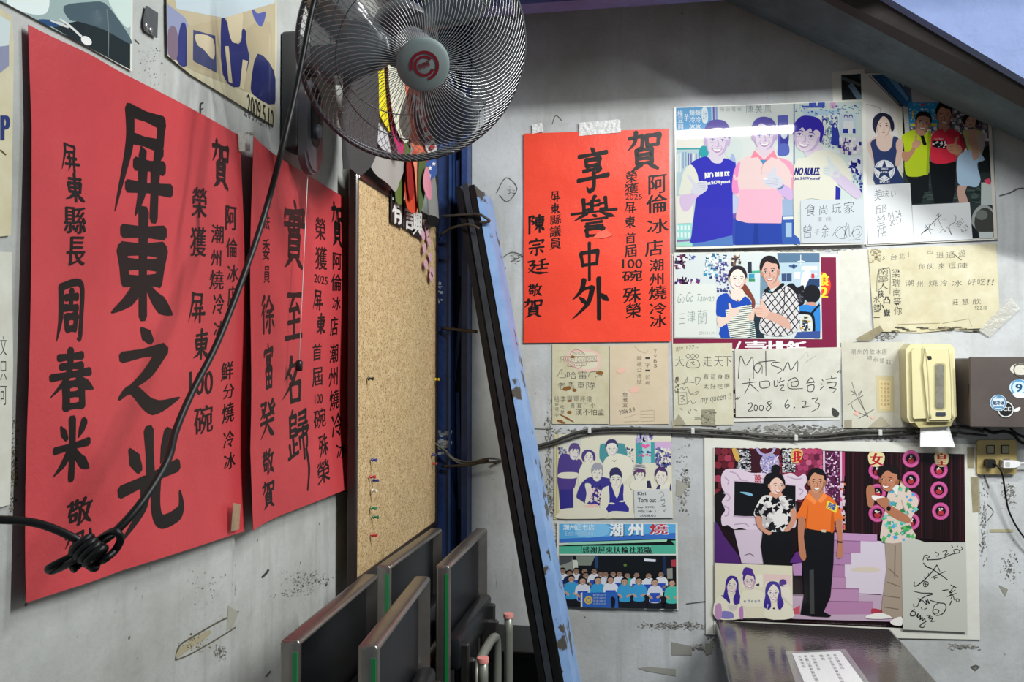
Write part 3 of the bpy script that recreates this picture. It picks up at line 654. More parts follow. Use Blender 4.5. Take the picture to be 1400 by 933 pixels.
# middle man
p.poly('dcc8d4', '500,330 580,330 590,370 540,430 495,375')
p.poly('e8cdca', '470,382 495,355 535,400 590,360 615,402 680,420 705,470 708,592 640,572 632,770 560,778 440,770 375,750 395,640 355,592 360,500 376,450 412,405')
p.poly('f0b6c8', '396,580 640,580 634,690 632,770 560,778 440,770 375,750 390,660', False); p.poly('ec8fc4', '376,450 402,422 386,520 392,600 355,592 360,500'); p.poly('eca0b8', '615,402 680,420 705,470 708,592 690,585 680,470')
p.poly('ee8ba2', '482,358 460,402 502,396 530,440 578,396 612,408 592,356 536,412', False); p.poly('4b92ba', '512,412 552,412 530,438', False); p.line('d99aa6', 3, '530,440 520,470 524,500')
p.poly('cfb2dc', '604,566 640,548 705,592 702,626 676,642 622,604'); p.poly('d0d2dc', '536,492 568,484 592,456 606,460 602,490 630,512 640,548 612,572 570,566 534,540')
for i in range(4): p.line('b2b4c6', 3, [(548, 500 + i * 16), (590, 502 + i * 16), (612, 512 + i * 14)])
p.line('568a9e', 9, '612,578 632,572 646,556'); p.poly('3048a8', '376,754 440,771 632,773 636,890 372,895', False); p.poly('2a3f94', '480,775 500,775 505,892 470,893', False)
p.head(538, 178, 356, 132, 'd8cbd8', '5c55a4', 'side', -.02, 'bda6c8', '66609c', 'a884ac')
# right man
p.quad('cbd8d2', (706, 92), (1088, 80), (1096, 640), (740, 645), (738, 890), (704, 892)); p.quad('5a5296', (704, 92), (710, 92), (708, 560), (703, 560))
p.quad('b4cbdc', (740, 130), (965, 128), (960, 250), (860, 240)); p.quad('dbe3dc', (830, 160), (960, 150), (962, 380), (860, 350))
for a in ((790, 84, 830, 104), (842, 84, 880, 112), (752, 104, 870, 116)): p.rect('4a5cb8', *a)
p.rect('d8a8c8', 910, 86, 942, 118); p.specks(['3a3a9a', '7c8cc0', '5f9aa8'], 70, 715, 100, 1085, 160, 9, 6, R); p.specks(['42409c', '8a98c8', 'e8ece4', '6ca0a8'], 120, 865, 160, 958, 345, 10, 12, R)
p.ell('3c3a8a', 877, 196, 14, 20); p.ell('dfe0d8', 877, 200, 9, 14); p.poly('d5dcd2', '862,222 890,222 905,330 855,335'); p.specks(['3f4a9a', '8a9aa8'], 40, 860, 225, 902, 335, 6, 8, R)
p.poly('343f9a', '922,214 938,200 952,230 962,280 960,328 915,325 918,270'); p.ell('cfd6dc', 938, 222, 7, 9)
p.quad('c2d3de', (966, 152), (1054, 148), (1056, 264), (966, 268))
for x in (998, 1026): p.ell('3a3a80', x, 168, 11, 13); p.ell('d5cdd8', x, 174, 8, 11); p.poly('dfe2e0', [(x - 16, 262), (x - 14, 200), (x, 190), (x + 14, 200), (x + 16, 262)])
p.rect('2c3a98', 980, 236, 1010, 262); p.rect('2c3a98', 1036, 236, 1052, 262)
p.quad('cfd2d8', (960, 284), (1086, 280), (1086, 382), (962, 380)); p.specks(['2c2a80', '4a3a88', 'e8e4e2', 'd9c8d0'], 60, 962, 290, 1084, 376, 13, 17, R); p.quad('d6dbe0', (1010, 396), (1086, 392), (1086, 490), (1030, 490)); p.specks(['2c2a88', '20246c', 'dfe0e4'], 26, 1012, 410, 1082, 482, 15, 22, R); p.specks(['2c3a98', '8aa0b8'], 24, 1040, 490, 1088, 610, 12, 14, R)
p.poly('d9cad8', '760,340 850,330 866,365 830,400 780,405'); p.poly('dfddcc', '705,445 770,402 860,356 962,392 1002,452 1032,520 985,560 950,532 935,642 740,646 736,880 704,840')
p.poly('3534a0', '938,560 966,576 964,636 936,638', False); p.poly('d2c3da', '906,492 960,484 1076,586 1072,628 1042,628 930,530'); p.poly('d0d6d4', '870,452 896,442 884,396 898,392 922,432 962,470 962,512 906,506 868,492')
for i in range(3): p.line('b4bcc0', 3, [(874, 462 + i * 14), (905, 462 + i * 14)])
p.type('2a2c74', 'NO RULES.', 710, 458, 850, 500, slant=.2, bold=.06); p.type('4a4c90', 'just SHOW yourself', 708, 510, 850, 532, slant=.2, bold=.04); p.poly('3f62b8', '704,836 730,858 740,892 704,892', False)
p.head(782, 172, 368, 158, 'dbcdd8', '382da2', 'fringe', .2, 'c0aacb', '4c4490', 'b294b8', turn=-.14)
p.quad('d3dade', (740, 642), (1096, 636), (1100, 884), (742, 888))
for t, x0, y0, x1, y1 in (('食', 766, 662, 822, 732), ('尚', 846, 672, 890, 724), ('玩', 914, 664, 968, 718), ('家', 984, 650, 1040, 718), ('李', 836, 738, 860, 764), ('佳', 880, 736, 912, 762), ('曾', 756, 782, 800, 858), ('子', 816, 808, 846, 840), ('余', 858, 782, 896, 852)): p.type('4c5256', t, x0, y0, x1, y1, rise=.15)
p.line('4c5256', 2, '915,850 960,790 1000,850 960,860 935,830 990,790 985,855'); p.line('4c5256', 2, '1000,770 985,850 1010,780 1015,850 1040,800'); p.line('4c5256', 2, '1030,840 1040,800 1075,790 1085,830 1050,860 1030,830 1060,805 1072,830 1048,842'); p.line('4c5256', 3, '1005,870 1075,866')
p.done('picture', o, [(923.5, 147.5), (1182.5, 138.5), (1182.5, 334), (925, 340.5)])

# --- photo of two women and two men giving thumbs up, partly hidden by the sloping beam
S = Sheet('back', 0.007)
o = paper('photo_print', S, [(1177, 101), (1352, 93), (1364, 328), (1184, 336)], CARD)
tag(o, 'mounted photo of four people giving thumbs up, its top corner hidden by the sloping beam', 'photo', 'photos on the back wall')
p = Pic(S, 1175, 130, 190 / 1400, gloss=.2)
p.quad('d5d1cb', (36, -196), (430, -215), (450, 1480), (75, 1480)); p.quad('5d646c', (440, -180), (1290, -200), (1352, 1430), (520, 1470))
p.poly('30618f', '120,-200 360,-210 525,40 490,112 425,112', False); p.poly('6a97bd', '260,-200 330,-205 500,40 480,60', False)
for i in range(4): p.line('25282c', 7, [(95 + i * 30, -195), (410 + i * 10, 118)])
p.poly('cfcbb8', '368,122 432,118 446,905 412,905', False); p.poly('15171a', '430,120 452,118 470,900 446,900', False); p.poly('b9bcb8', '440,125 490,120 505,380 458,388', False); p.line('8d8a84', 5, '60,90 200,130 212,180'); p.rect('dedad6', 222, 130, 296, 190)
p.quad('b3b2b4', (520, -60), (700, -60), (800, 80), (530, 75)); p.quad('2f95cb', (495, 75), (790, 75), (796, 322), (502, 322)); p.rect('e2cb3e', 512, 286, 566, 316); p.rect('e2cb3e', 706, 286, 780, 312); p.ell('d23a40', 642, 96, 24, 13); p.rect('d8c440', 528, 160, 550, 240)
for i, t in enumerate('潮州冷冰'): p.type('cfe2ee', t, 540 + (i + (i > 1)) * 46, 84, 568 + (i + (i > 1)) * 46, 108)
p.specks(['dceaf2'], 60, 505, 140, 785, 250, 12, 9, R); p.specks(['c9c6c8', '4c4450', '8a8890', '7a3c4c', 'e0dcd8'], 120, 520, 330, 780, 410, 20, 20, R); p.specks(['c9c6c8', '4c4450', '96949a', '6a3c50', 'dcd8d6'], 150, 900, 140, 1290, 560, 30, 34, R)
p.poly('1d2122', '1190,560 1310,500 1330,900 1200,900', False); p.quad('2b3634', (430, 780), (1330, 780), (1350, 1430), (520, 1450)); p.specks(['3d4a46', '465450', '222a2a'], 60, 620, 900, 1210, 1090, 60, 20, R)
p.quad('b4bcb8', (1225, 885), (1330, 880), (1340, 1110), (1222, 1110)); p.ell('9aa09c', 1252, 1275, 126, 168); p.ell('3f3f3a', 1262, 1285, 106, 148); p.ell('6f736e', 1230, 1210, 60, 50); p.poly('d84a66', '1255,860 1310,845 1320,900 1280,895'); p.rect('c4ccca', 1205, 1380, 1340, 1445); p.poly('191c1c', '1130,1300 1190,1380 1210,1440 1135,1445', False)
# woman in the navy vest
p.poly('d3b8ab', '76,492 165,424 160,482 128,560 150,700 120,640'); p.poly('d8beb0', '205,390 285,385 335,432 330,520 280,568 215,564 168,505 160,440')
p.poly('2a3966', '110,482 165,440 172,505 216,562 280,566 322,520 340,420 398,448 405,560 370,700 400,780 440,905 160,908 150,700 125,560'); p.poly('d4b3a4', '392,470 430,466 426,560 412,690 360,712 372,580'); p.poly('cfae9f', '368,480 396,442 432,462 440,545 402,580 370,552')
p.ring('e4e6ea', 250, 760, 92, 104); p.poly('e4e6ea', [(250 + (92 if i % 2 == 0 else 90) * math.cos(i * .628 - 1.571), 760 + 92 * math.sin(i * .628 - 1.571)) for i in range(10)], False)
p.poly('2a3966', [(250 + (108 if i % 2 == 0 else 42) * math.cos(i * .628 - 1.571), 765 + (108 if i % 2 == 0 else 42) * math.sin(i * .628 - 1.571)) for i in range(10)], False); p.type('e4e6ea', 'SINCE', 215, 735, 288, 752, bold=.05); p.type('e4e6ea', '1978', 222, 770, 280, 788, bold=.05); p.type('e4e6ea', 'EARTH', 205, 862, 300, 885, bold=.05)
p.head(240, 192, 420, 156, 'd9c0b2', '20243a', 'bob', -.03, 'c2a294', '2c2428', 'b4786e', smile=0)
# man in lime shirt
p.poly('b98a6d', '575,330 660,340 660,400 600,410 560,370'); p.poly('151718', '460,812 700,792 694,978 650,980 622,1090 520,1100 515,900', False)
p.poly('b7cb24', '425,412 540,352 572,392 630,420 690,366 722,400 715,520 700,640 697,780 640,812 550,826 462,792 450,560 440,482'); p.poly('93a81c', '690,366 722,400 715,520 700,640 697,780 670,800 680,600'); p.poly('b88668', '432,572 500,572 545,505 575,522 520,622 472,676 430,642')
p.poly('c29376', '530,482 556,456 556,412 574,408 580,452 612,462 610,512 570,540 530,522'); p.poly('16181a', '612,418 645,408 676,500 654,514 636,500', False)
p.head(640, 176, 376, 150, 'bf9078', '211d1d', 'crew', .14, '9c6c54', '2a1f1c', '84483e')
# man in red
p.poly('b5826a', '800,290 890,290 905,345 850,390 800,350'); p.poly('101214', '700,672 972,676 962,960 935,1082 752,1092 722,900', False)
p.poly('c52a3e', '720,422 760,372 828,344 856,378 912,338 1012,390 1050,470 1062,548 1000,545 972,602 966,662 860,694 752,690 715,652 715,520'); p.poly('a01f30', '1012,390 1050,470 1062,548 1020,548 1010,470')
p.poly('15161a', '728,462 880,466 862,546 742,526', False); p.specks(['d8d4d0'], 14, 735, 470, 870, 530, 16, 14, R); p.type('e4dcd8', 'Snack Attack', 755, 432, 842, 456, rot=-.05)
p.poly('a8735a', '950,590 1000,565 1078,602 1070,642 1020,646'); p.poly('b98468', '885,502 948,492 958,440 990,420 996,436 976,492 1020,520 1026,572 960,602 888,560')
for i in range(3): p.line('8c5a44', 5, [(892, 520 + i * 20), (940, 522 + i * 18)])
p.head(850, 86, 322, 152, 'bd8a72', '17161a', 'side', -.03, '98664f', '241a18', '7a3e38')
# woman on the right
p.poly('c49a86', '1060,360 1180,350 1170,420 1120,440 1070,420'); p.poly('b8b26c', '1035,372 1075,360 1110,440 1170,420 1190,352 1262,420 1232,596 1180,560 1100,570 1066,470'); p.poly('b3a49c', '1200,380 1262,420 1245,560 1205,560 1180,470')
p.poly('a4bdd4', '1080,565 1180,560 1258,655 1182,692 1216,850 1180,926 1100,920 990,892 985,640'); p.poly('c0957f', '1085,440 1168,430 1200,602 1180,652 1140,652 1122,540'); p.poly('c29c8e', '990,912 1082,918 1060,980 1096,1086 1000,1086 976,970', False)
p.head(1118, 196, 330, 120, 'c9a08e', '251d22', 'bob', .06, 'ab8270', '2a2022', 'a45a52', smile=0)
p.poly('cfc9bd', '1292,290 1335,330 1392,1450 1354,1450', False)
p.quad('d8dadb', (62, 912), (508, 890), (545, 1485), (85, 1506)); p.quad('d8dadb', (526, 1112), (1108, 1084), (1136, 1456), (545, 1485)); p.line('a9aaa6', 4, '526,1112 545,1485')
for t, x0, y0, x1, y1 in (('美', 148, 948, 218, 1066), ('味', 222, 958, 292, 1040), ('い', 315, 966, 362, 1030), ('邱', 160, 1110, 270, 1200), ('瑩', 172, 1210, 256, 1320), ('儒', 180, 1325, 272, 1430)): p.type('55585c', t, x0, y0, x1, y1, rise=.2)
p.type('55585c', '04.24.', 285, 1170, 428, 1244, rot=-.25); p.type('55585c', '2017', 298, 1254, 424, 1310, rot=-.2)
p.line('34363a', 7, '618,1406 822,1206'); p.line('34363a', 4, '660,1310 720,1402'); p.line('34363a', 4, '660,1345 690,1300 700,1340 655,1380 690,1350 752,1362'); p.line('34363a', 4, '770,1220 800,1195 790,1250 830,1340'); p.line('34363a', 4, '760,1250 862,1254'); p.line('34363a', 4, '750,1290 755,1325'); p.line('34363a', 4, '805,1390 840,1350 860,1380 880,1330 925,1415 900,1330 930,1300 960,1280 968,1230 950,1210')
p.type('34363a', '2017.', 965, 1262, 1062, 1312, rot=-.75); p.type('34363a', '4.29.', 1010, 1322, 1106, 1374, rot=-.75)
p.done('picture', o, [(1178, 102), (1351, 94), (1363, 327), (1185, 335)])
S = Sheet('back', 0.004); o2 = paper('photo_print', S, [(1137, 98), (1182, 94), (1182, 139), (1139, 140)], CARD)
tag(o2, 'scrap of a dark photo peeping out above the two big photos', 'photo', 'photos on the back wall')
p = Pic(S, 1137, 95, 1); p.quad('1c2022', (13, 8), (41, 6), (41, 41), (14, 42)); p.poly('6d8796', '22,22 28,18 41,36 41,41 34,40', False); p.poly('565c5e', '13,9 41,20 41,24 13,14', False); p.poly('2b4c68', '35,6 41,6 41,16', False); p.done('picture', o2)

# --- plain sheets and the maroon advert behind the couple
S = Sheet('back', 0.002)
o = paper('paper_sheet', S, [(1146, 343), (1188, 341), (1190, 440), (1193, 456), (1180, 466), (1160, 469), (1146, 469)], GREYCARD)
tag(o, 'blank whitish paper sheet between the maroon advert and the wide cream note', 'paper sheet')
S = Sheet('back', 0.0035)
o = paper('advert_poster', S, [(919, 348), (1148, 348), (1149, 574), (1003, 577), (1003, 480), (919, 478)], CARD)
tag(o, 'maroon advert poster with white characters, mostly covered by the couple photo and a signed card', 'poster')
p = Pic(S, 0, 0, 1)
p.quad('7c2040', (919, 350), (1143, 352), (1145, 571), (919, 571)) if False else p.poly('7c2040', '920,350 1143,352 1145,571 1005,572 1004,477 920,476', False)
p.ell('d9432a', 1118, 390, 18, 19); p.type('e8d23a', '食', 1121, 373, 1133, 391, bold=.06); p.type('e8d23a', '2', 1122, 393, 1131, 407, bold=.08)
for t, x0, x1 in (('壽', 1019, 1047), ('排', 1048, 1074), ('飯', 1075, 1102)): p.type('e6e0e0', t, x0, 466, x1, 494, bold=.05)
p.line('e6e0e0', 3, '1012,467 1005,482'); p.specks(['d8c040', '2a1a1c'], 16, 1003, 528, 1007, 570, 3, 4, R)
p.done('picture', o)

# --- couple photo with its signed card
S = Sheet('back', 0.0055)
o = paper('photo_print', S, [(921, 345.5), (1122, 344.5), (1124, 464), (921, 463)], CARD)
tag(o, 'photo of a woman in blue with striped apron and a man in checked shirt', 'photo', 'photos on the back wall')
p = Pic(S, 970, 340, 170 / 1175, gloss=.2)
p.quad('cbd2d0', (-330, 45), (1040, 40), (1045, 848), (-335, 846))
p.specks(['7a3a58', '3c2a48', 'dcd6d8', '5a2e4c'], 34, -318, 62, -220, 186, 24, 26, R); p.specks(['2c3c80', '4a5a98', 'c8d0d8'], 14, -200, 60, -142, 118, 22, 20, R); p.specks(['7c2a4e', '2f1d38', 'e4dcdc', '4a3a80'], 40, -318, 280, -100, 330, 20, 26, R)
p.specks(['3f86a8', 'b9d8de', '2c4c84', 'e4eae8'], 90, -50, 55, 70, 280, 22, 20, R); p.specks(['e2e6e2', 'b8c4cc', '3c6a90'], 60, 0, 55, 160, 200, 24, 22, R); p.specks(['473f80', 'd5d3dc', '2e3c74', '6a68a0'], 80, 66, 130, 180, 410, 18, 18, R); p.specks(['4a3a38', 'd8d2c8', '7a5a50'], 20, 190, 50, 290, 160, 22, 30, R)
p.quad('d4d8d0', (-324, 340), (62, 330), (62, 838), (-327, 838))
for t, x0, y0, x1, y1 in (('Go', -300, 430, -235, 515), ('Go', -220, 415, -150, 505), ('Taiwan', -122, 430, 45, 500)): p.type('7d8c8c', t, x0, y0, x1, y1, slant=.2)
for t, x0, y0, x1, y1 in (('王', -288, 615, -232, 712), ('津', -210, 588, -134, 700), ('蘭', -112, 580, -26, 716)): p.type('7d8c8c', t, x0, y0, x1, y1, rise=.1)
p.type('6e7876', '2011.11.31', -98, 785, 42, 812)
p.quad('58748f', (640, 42), (1040, 42), (1040, 132), (655, 130)); p.quad('aec4ce', (655, 128), (1040, 130), (1040, 560), (655, 400)); p.line('dfe6e6', 8, '830,125 870,118 900,125'); p.line('e6eaea', 6, '862,60 862,150'); p.line('2c3e58', 6, '660,132 1040,128')
p.quad('c4d1d4', (358, 235), (480, 230), (476, 525), (372, 520)); p.quad('3a8fb0', (370, 240), (425, 238), (425, 280), (370, 282)); p.rect('3a8a5c', 370, 282, 430, 316); p.quad('4aa888', (380, 215), (480, 208), (480, 226), (382, 234)); p.quad('2a3440', (362, 125), (398, 125), (400, 230), (362, 230)); p.quad('6f8a9c', (480, 230), (560, 240), (560, 430), (480, 500))
p.quad('3b4d72', (680, 238), (776, 235), (776, 312), (682, 312)); p.line('a8b8c8', 4, '725,238 726,312'); p.quad('dfdfcf', (868, 166), (1018, 166), (1018, 210), (868, 208)); p.quad('d9dcda', (800, 222), (858, 222), (856, 290), (802, 288)); p.ell('44608a', 790, 166, 42, 14); p.ell('31486a', 795, 170, 14, 24); p.poly('e4e4e0', '880,230 960,226 900,390 862,380'); p.rect('c23a44', 962, 240, 990, 280); p.rect('e6e2e0', 990, 235, 1016, 250); p.poly('2a4268', '940,285 1040,285 1040,360 900,380', False)
p.poly('1c1c22', '740,340 790,330 830,370 890,350 895,520 800,540 720,400'); p.specks(['54545c'], 30, 800, 400, 890, 520, 14, 9, R); p.ell('19191e', 968, 430, 80, 88); p.poly('c09080', '920,510 1000,510 1000,545 920,545'); p.poly('3180c8', '848,552 900,530 1010,545 1042,520 1044,845 990,840 980,640 850,600'); p.line('15181e', 24, '850,605 960,620 985,700 985,830'); p.line('15181e', 20, '960,620 1010,560 1040,530'); p.poly('cfd2c8', '862,640 960,650 965,790 860,740'); p.specks(['3a4a3c', 'c89a4a', '2c3444', 'e4e4e0'], 26, 862, 650, 958, 780, 26, 16, R); p.poly('3a4f8e', '830,790 1045,780 1046,846 800,846', False); p.poly('22303a', '400,560 480,560 520,846 410,846', False)
# woman
p.poly('7a3f30', '296,368 332,330 402,430 432,500 424,562 398,560 394,490'); p.poly('e3d0c4', '195,400 240,380 310,385 332,460 280,500 206,472')
p.poly('2049aa', '78,462 160,420 206,472 280,502 336,452 400,520 395,640 408,842 110,842 112,700 66,622 64,560'); apron = [(150, 582), (396, 525), (442, 842), (195, 842), (165, 702)]; p.poly('dcdfd3', apron, False); p.hatch('20252a', 6, apron, -.12, 19); p.hatch('1c5a66', 7, [(370, 700), (420, 690), (442, 842), (375, 842)], .2, 19)
p.line('20303a', 7, '190,395 205,440'); p.ell('1a1a1e', 268, 490, 8, 8)
p.poly('e0c8ba', '76,640 142,652 190,600 222,640 172,702 96,746 72,702'); p.poly('e0c6b6', '190,592 178,526 194,520 216,566 266,560 276,600 232,640 190,632'); p.poly('d9bca9', '360,632 390,612 410,566 426,574 422,640 410,682 370,672')
p.head(264, 172, 384, 158, 'ead8cd', '2b242c', 'updo', .05, 'd6b8a8', '2a2024', 'c0757a', turn=.1)
# man
p.poly('cc9f8e', '545,310 650,300 665,345 590,410 560,370')
shirt = [(500, 432), (570, 392), (700, 345), (800, 410), (836, 490), (850, 620), (850, 742), (772, 810), (640, 832), (500, 802), (470, 742), (492, 650), (560, 602), (512, 520)]
p.poly('cfcccb', shirt); p.hatch('1d1d22', 9, shirt, .95, 52); p.hatch('1d1d22', 9, shirt, -.85, 52); p.line('1d1d22', 7, '708,360 700,560 640,700'); p.poly('1a1a1e', '512,402 560,362 592,412 680,328 706,350 612,418 545,420'); p.poly('3a8c9c', '555,395 580,395 570,415', False)
p.poly('cda392', '530,590 720,650 768,742 738,762 600,692 490,640'); p.poly('d9b2a0', '430,562 480,532 478,482 500,478 516,532 562,592 530,650 450,642 428,602')
for i in range(3): p.line('b48a78', 4, [(440, 570 + i * 22), (500, 575 + i * 20)])
p.head(572, 84, 334, 168, 'cfa494', '221d1f', 'spiky', -.1, 'b08272', '2a2022', '9a5c54', smile=1, turn=-.1)
p.done('picture', o, [(922, 346.5), (1121, 345.5), (1122.5, 463), (922, 462)])

# --- visitors' notes in the row under the posters
def note(label, off, outline, m, group="visitors' notes", smooth=0):
    S = Sheet('back', off); o = paper('handwritten_note', S, outline, m); tag(o, label, 'note', group); return S, o
def stain(S, o, c, blobs):
    q = Pic(S, 740, 460, 270 / 1400, lift=.0009)
    for x, y, rx, ry, a in blobs: q.ell(c, x, y, rx, ry, a)
    q.done('stain', o)['kind'] = 'stuff'
S, o = note('stained cream note with a boxed club badge drawing, leftmost of the note row', .004, [(755, 471), (832, 472), (832.5, 580), (755, 580)], OLDCARD)
q = Pic(S, 740, 460, 270 / 1400, gloss=.5)
q.poly('dcb6a8', '210,100 400,110 410,230 290,250 180,180'); q.poly('d2ccb0', '225,112 385,122 395,215 290,232 200,175')
q.line('7a4a48', 3, '138,145 396,140 400,178 136,190 138,145', n=1); q.type('6a4644', 'HARLEY-DAVIDSON', 145, 150, 392, 180); q.line('7a4a48', 3, '205,132 215,108 250,95 290,108 310,130', n=2); q.type('6a4644', 'MOTOR', 222, 110, 300, 130); q.line('7a4a48', 3, '195,192 185,212 240,218 262,230 290,212 322,205 315,190', n=2); q.type('6a4644', 'CYCLES', 205, 192, 310, 212)
for t, x0, y0, x1, y1 in (('哈', 182, 250, 250, 302), ('雷', 262, 246, 324, 300), ('老', 116, 326, 172, 376), ('鷹', 184, 320, 236, 376), ('車', 256, 322, 306, 372), ('隊', 320, 324, 386, 376)): q.type('3f4440', t, x0, y0, x1, y1)
q.line('3f4440', 3, '110,292 135,245 150,236 146,262 170,270 172,292 130,294'); q.line('3f4440', 3, '335,290 345,258 385,252 420,262 430,278 395,282 380,298')
for i, t in enumerate('給李顯軍杯燉'): q.type('3f4440', t, 92 + i * 46, 424, 128 + i * 46, 466)
for i, t in enumerate('喜宴路小'): q.type('3f4440', t, 205 + i * 48, 472, 240 + i * 48, 508)
for i, t in enumerate('漢不怕孟'): q.type('2c302e', t, 245 + i * 52, 515, 290 + i * 52, 560)
for i in range(5): q.type('3f4440', '好吃可愛心'[i], 98 + (i % 2) * 40, 470 + i * 18, 124 + (i % 2) * 40, 494 + i * 18)
q.done('lettering', o); stain(S, o, '8a5a2a', [(222, 146, 18, 10, 0), (415, 260, 26, 13, 0), (182, 370, 30, 15, -.2), (236, 382, 16, 11, 0), (202, 458, 14, 8, 0), (200, 540, 16, 12, 0), (180, 580, 60, 6, .5), (132, 600, 22, 8, .1), (155, 612, 20, 7, .1)])
S, o = note('pinkish cream note with two written columns dated 2006.8.9', .0045, [(833.5, 472), (913, 470.5), (914.5, 580), (834, 581)], mat('pinkish_card', 'd6c4ac', .4, noise=(14, 'c7b795', .6)))
q = Pic(S, 740, 460, 270 / 1400, gloss=.5)
for i, t in enumerate('韓禮公清拭'): q.type('33342f', t, 678, 140 + i * 42, 712, 172 + i * 42)
for i, t in enumerate('一字一如鄉'): q.type('33342f', t, 738, 142 + i * 44, 770, 176 + i * 44 if i % 2 else 168 + i * 44)
for i, t in enumerate('TVBS'): q.type('33342f', t, 798, 96 + i * 34, 820, 118 + i * 34)
for i, t in enumerate('詹雅宜'): q.type('33342f', t, 578, 398 + i * 36, 612, 430 + i * 36)
q.type('33342f', '2006.8.9', 552, 514, 664, 546, rot=-.2); q.line('b5a685', 3, '706,530 800,524 802,600 708,604 706,530', n=1); q.line('b5a685', 3, '708,556 800,552', n=1); q.line('b5a685', 3, '708,578 800,574', n=1); q.line('b5a685', 3, '590,580 690,548 694,602 590,606', n=1); q.line('b5a685', 2, '660,70 690,100 740,120 760,96', n=1)
q.poly('e2b4a0', '530,240 580,225 600,235 560,265'); q.poly('e2b4a0', '625,375 680,360 690,392 640,400'); q.done('lettering', o)
S, o = note('cream note with line drawings of a round face and a walking figure', .0048, [(919, 470), (1001, 469), (1003, 581), (922, 582)], mat('pale_note_card', 'd4d2bc', .45, noise=(15, 'bdb698', .6)))
q = Pic(S, 740, 460, 270 / 1400, gloss=.5)
q.type('4b4d48', 'gtv 127 -', 955, 66, 1112, 102, rot=-.05)
for x, t in ((950, '大'), (1148, '走'), (1226, '天'), (1290, '下')): q.type('4b4d48', t, x, 142, x + 62, 214)
q.line('4b4d48', 4, '1035,185 1030,215 1075,225 1120,215 1115,180 1090,165 1050,166 1035,185'); q.line('4b4d48', 3, '1025,140 1040,125 1055,140 1040,158 1025,140'); q.line('4b4d48', 3, '1058,140 1073,125 1088,140 1073,158 1058,140'); q.line('4b4d48', 3, '1090,140 1105,128 1114,142 1102,156 1090,140'); q.line('4b4d48', 3, '1060,185 1085,180 1070,195 1088,200')
for i, t in enumerate('看這食器'): q.type('33352f', t, 1150 + i * 50, 268, 1186 + i * 50, 306)
for i, t in enumerate('太好吃喔'): q.type('33352f', t, 1150 + i * 50, 336, 1186 + i * 50, 372)
q.line('5a5c55', 3, '975,345 1035,325 1085,330'); q.line('5a5c55', 3, '1010,345 1040,285 1030,330'); q.line('5a5c55', 3, '1090,290 1100,345 1130,300 1095,292'); q.line('5a5c55', 3, '970,400 1030,398 1035,480 975,485 970,400', n=1); q.line('5a5c55', 3, '985,420 1015,425 990,440 1018,450 992,465'); q.line('5a5c55', 3, '985,372 1000,360 1010,378 1030,360 1045,380'); q.line('5a5c55', 3, '1045,385 1060,410 1110,390 1100,412 1060,415'); q.line('5a5c55', 3, '1040,470 1060,455 1075,480 1100,460'); q.line('5a5c55', 3, '985,510 1000,525'); q.line('5a5c55', 3, '1040,520 1050,548 1062,515'); q.line('5a5c55', 3, '1085,520 1105,528')
q.type('4b4d48', 'my queen !!', 1130, 412, 1345, 470, rot=-.12, slant=.2); q.type('4b4d48', '2006', 1085, 572, 1140, 592); q.poly('8f8a74', '1137,520 1232,518 1234,636 1138,632', False); q.specks(['6d6856', 'a39d86'], 30, 1140, 524, 1230, 620, 16, 10, R); q.poly('9a937c', '945,600 975,552 1026,624 950,630', False); q.specks(['6a6450'], 30, 948, 290, 976, 400, 8, 12, R); q.done('lettering', o)
S, o = note('white signed card reading Matsu, dated 2008 6.23', .0075, [(1004.5, 478), (1150, 475), (1147.5, 570), (1006, 571)], GREYCARD)
q = Pic(S, 990, 460, 260 / 1400, gloss=.5); bk = '1d1e1e'
for l in ('105,312 120,145 160,215 210,155 216,315', '275,205 235,205 222,240 250,270 278,215 280,275', '306,108 308,292', '255,190 380,178', '412,195 365,190 350,212 405,232 425,252 390,275', '432,262 470,190 492,250 540,182 540,262',
          '130,350 240,335', '185,310 188,350 150,425', '190,350 255,408', '262,332 270,380 330,372 328,330 262,335', '368,325 372,368 395,360 392,322', '400,340 445,325', '420,305 405,345', '408,365 440,360 415,395 445,400', '470,330 520,305 545,325', '495,340 545,330 540,365 500,368 495,340', '470,345 482,385 580,385', '610,340 640,305 665,342', '605,345 668,338', '615,365 660,358 655,402 618,405 615,365', '720,318 730,330', '712,345 722,358', '705,395 735,365', '750,318 830,305', '790,290 792,312', '755,345 820,338 815,370 770,380 825,388 800,415',
          '175,500 200,490 205,515 178,550 215,545', '225,505 245,515 240,545 222,540 225,505', '262,510 288,515 282,545 262,540 262,510', '350,475 318,490 345,520 325,548 310,530 355,490', '470,465 448,505 458,528 482,515 472,502 455,512', '572,480 600,478 598,505 575,525 640,512', '645,462 690,455 672,485 700,500 690,530 645,555', '85,465 100,448', '98,465 115,446', '835,268 848,250', '850,268 862,248'): q.line(bk, 6, l, taper=(1, 1, .7))
q.ell(bk, 517, 525, 5, 5); q.line('a8a89e', 2, '560,170 610,110 620,150', n=1); q.line('a8a89e', 3, '600,190 680,140'); q.poly('3a3a36', '795,525 845,560 840,588 800,585'); q.done('lettering', o)
S, o = note('grey cream note with a small yellowed name slip, beside the dispenser', .0065, [(1150, 468.5), (1236.5, 467.5), (1241, 584.5), (1153, 585.5)], mat('grey_note_card', 'cfcdbd', .45, noise=(15, 'b8b3a0', .6)))
q = Pic(S, 990, 460, 260 / 1400, gloss=.5)
for i, t in enumerate('潮州的飲冰店'): q.type('4a4b46', t, 932 + i * 46, 96, 968 + i * 46, 132)
for i, t in enumerate('總永領取'): q.type('4a4b46', t, 1052 + i * 46, 142 + i * 10, 1088 + i * 46, 178 + i * 10)
q.quad('c2b68c', (1116, 288), (1248, 290), (1252, 560), (1126, 560)); q.quad('d6c08c', (1142, 322), (1228, 328), (1222, 540), (1146, 536))
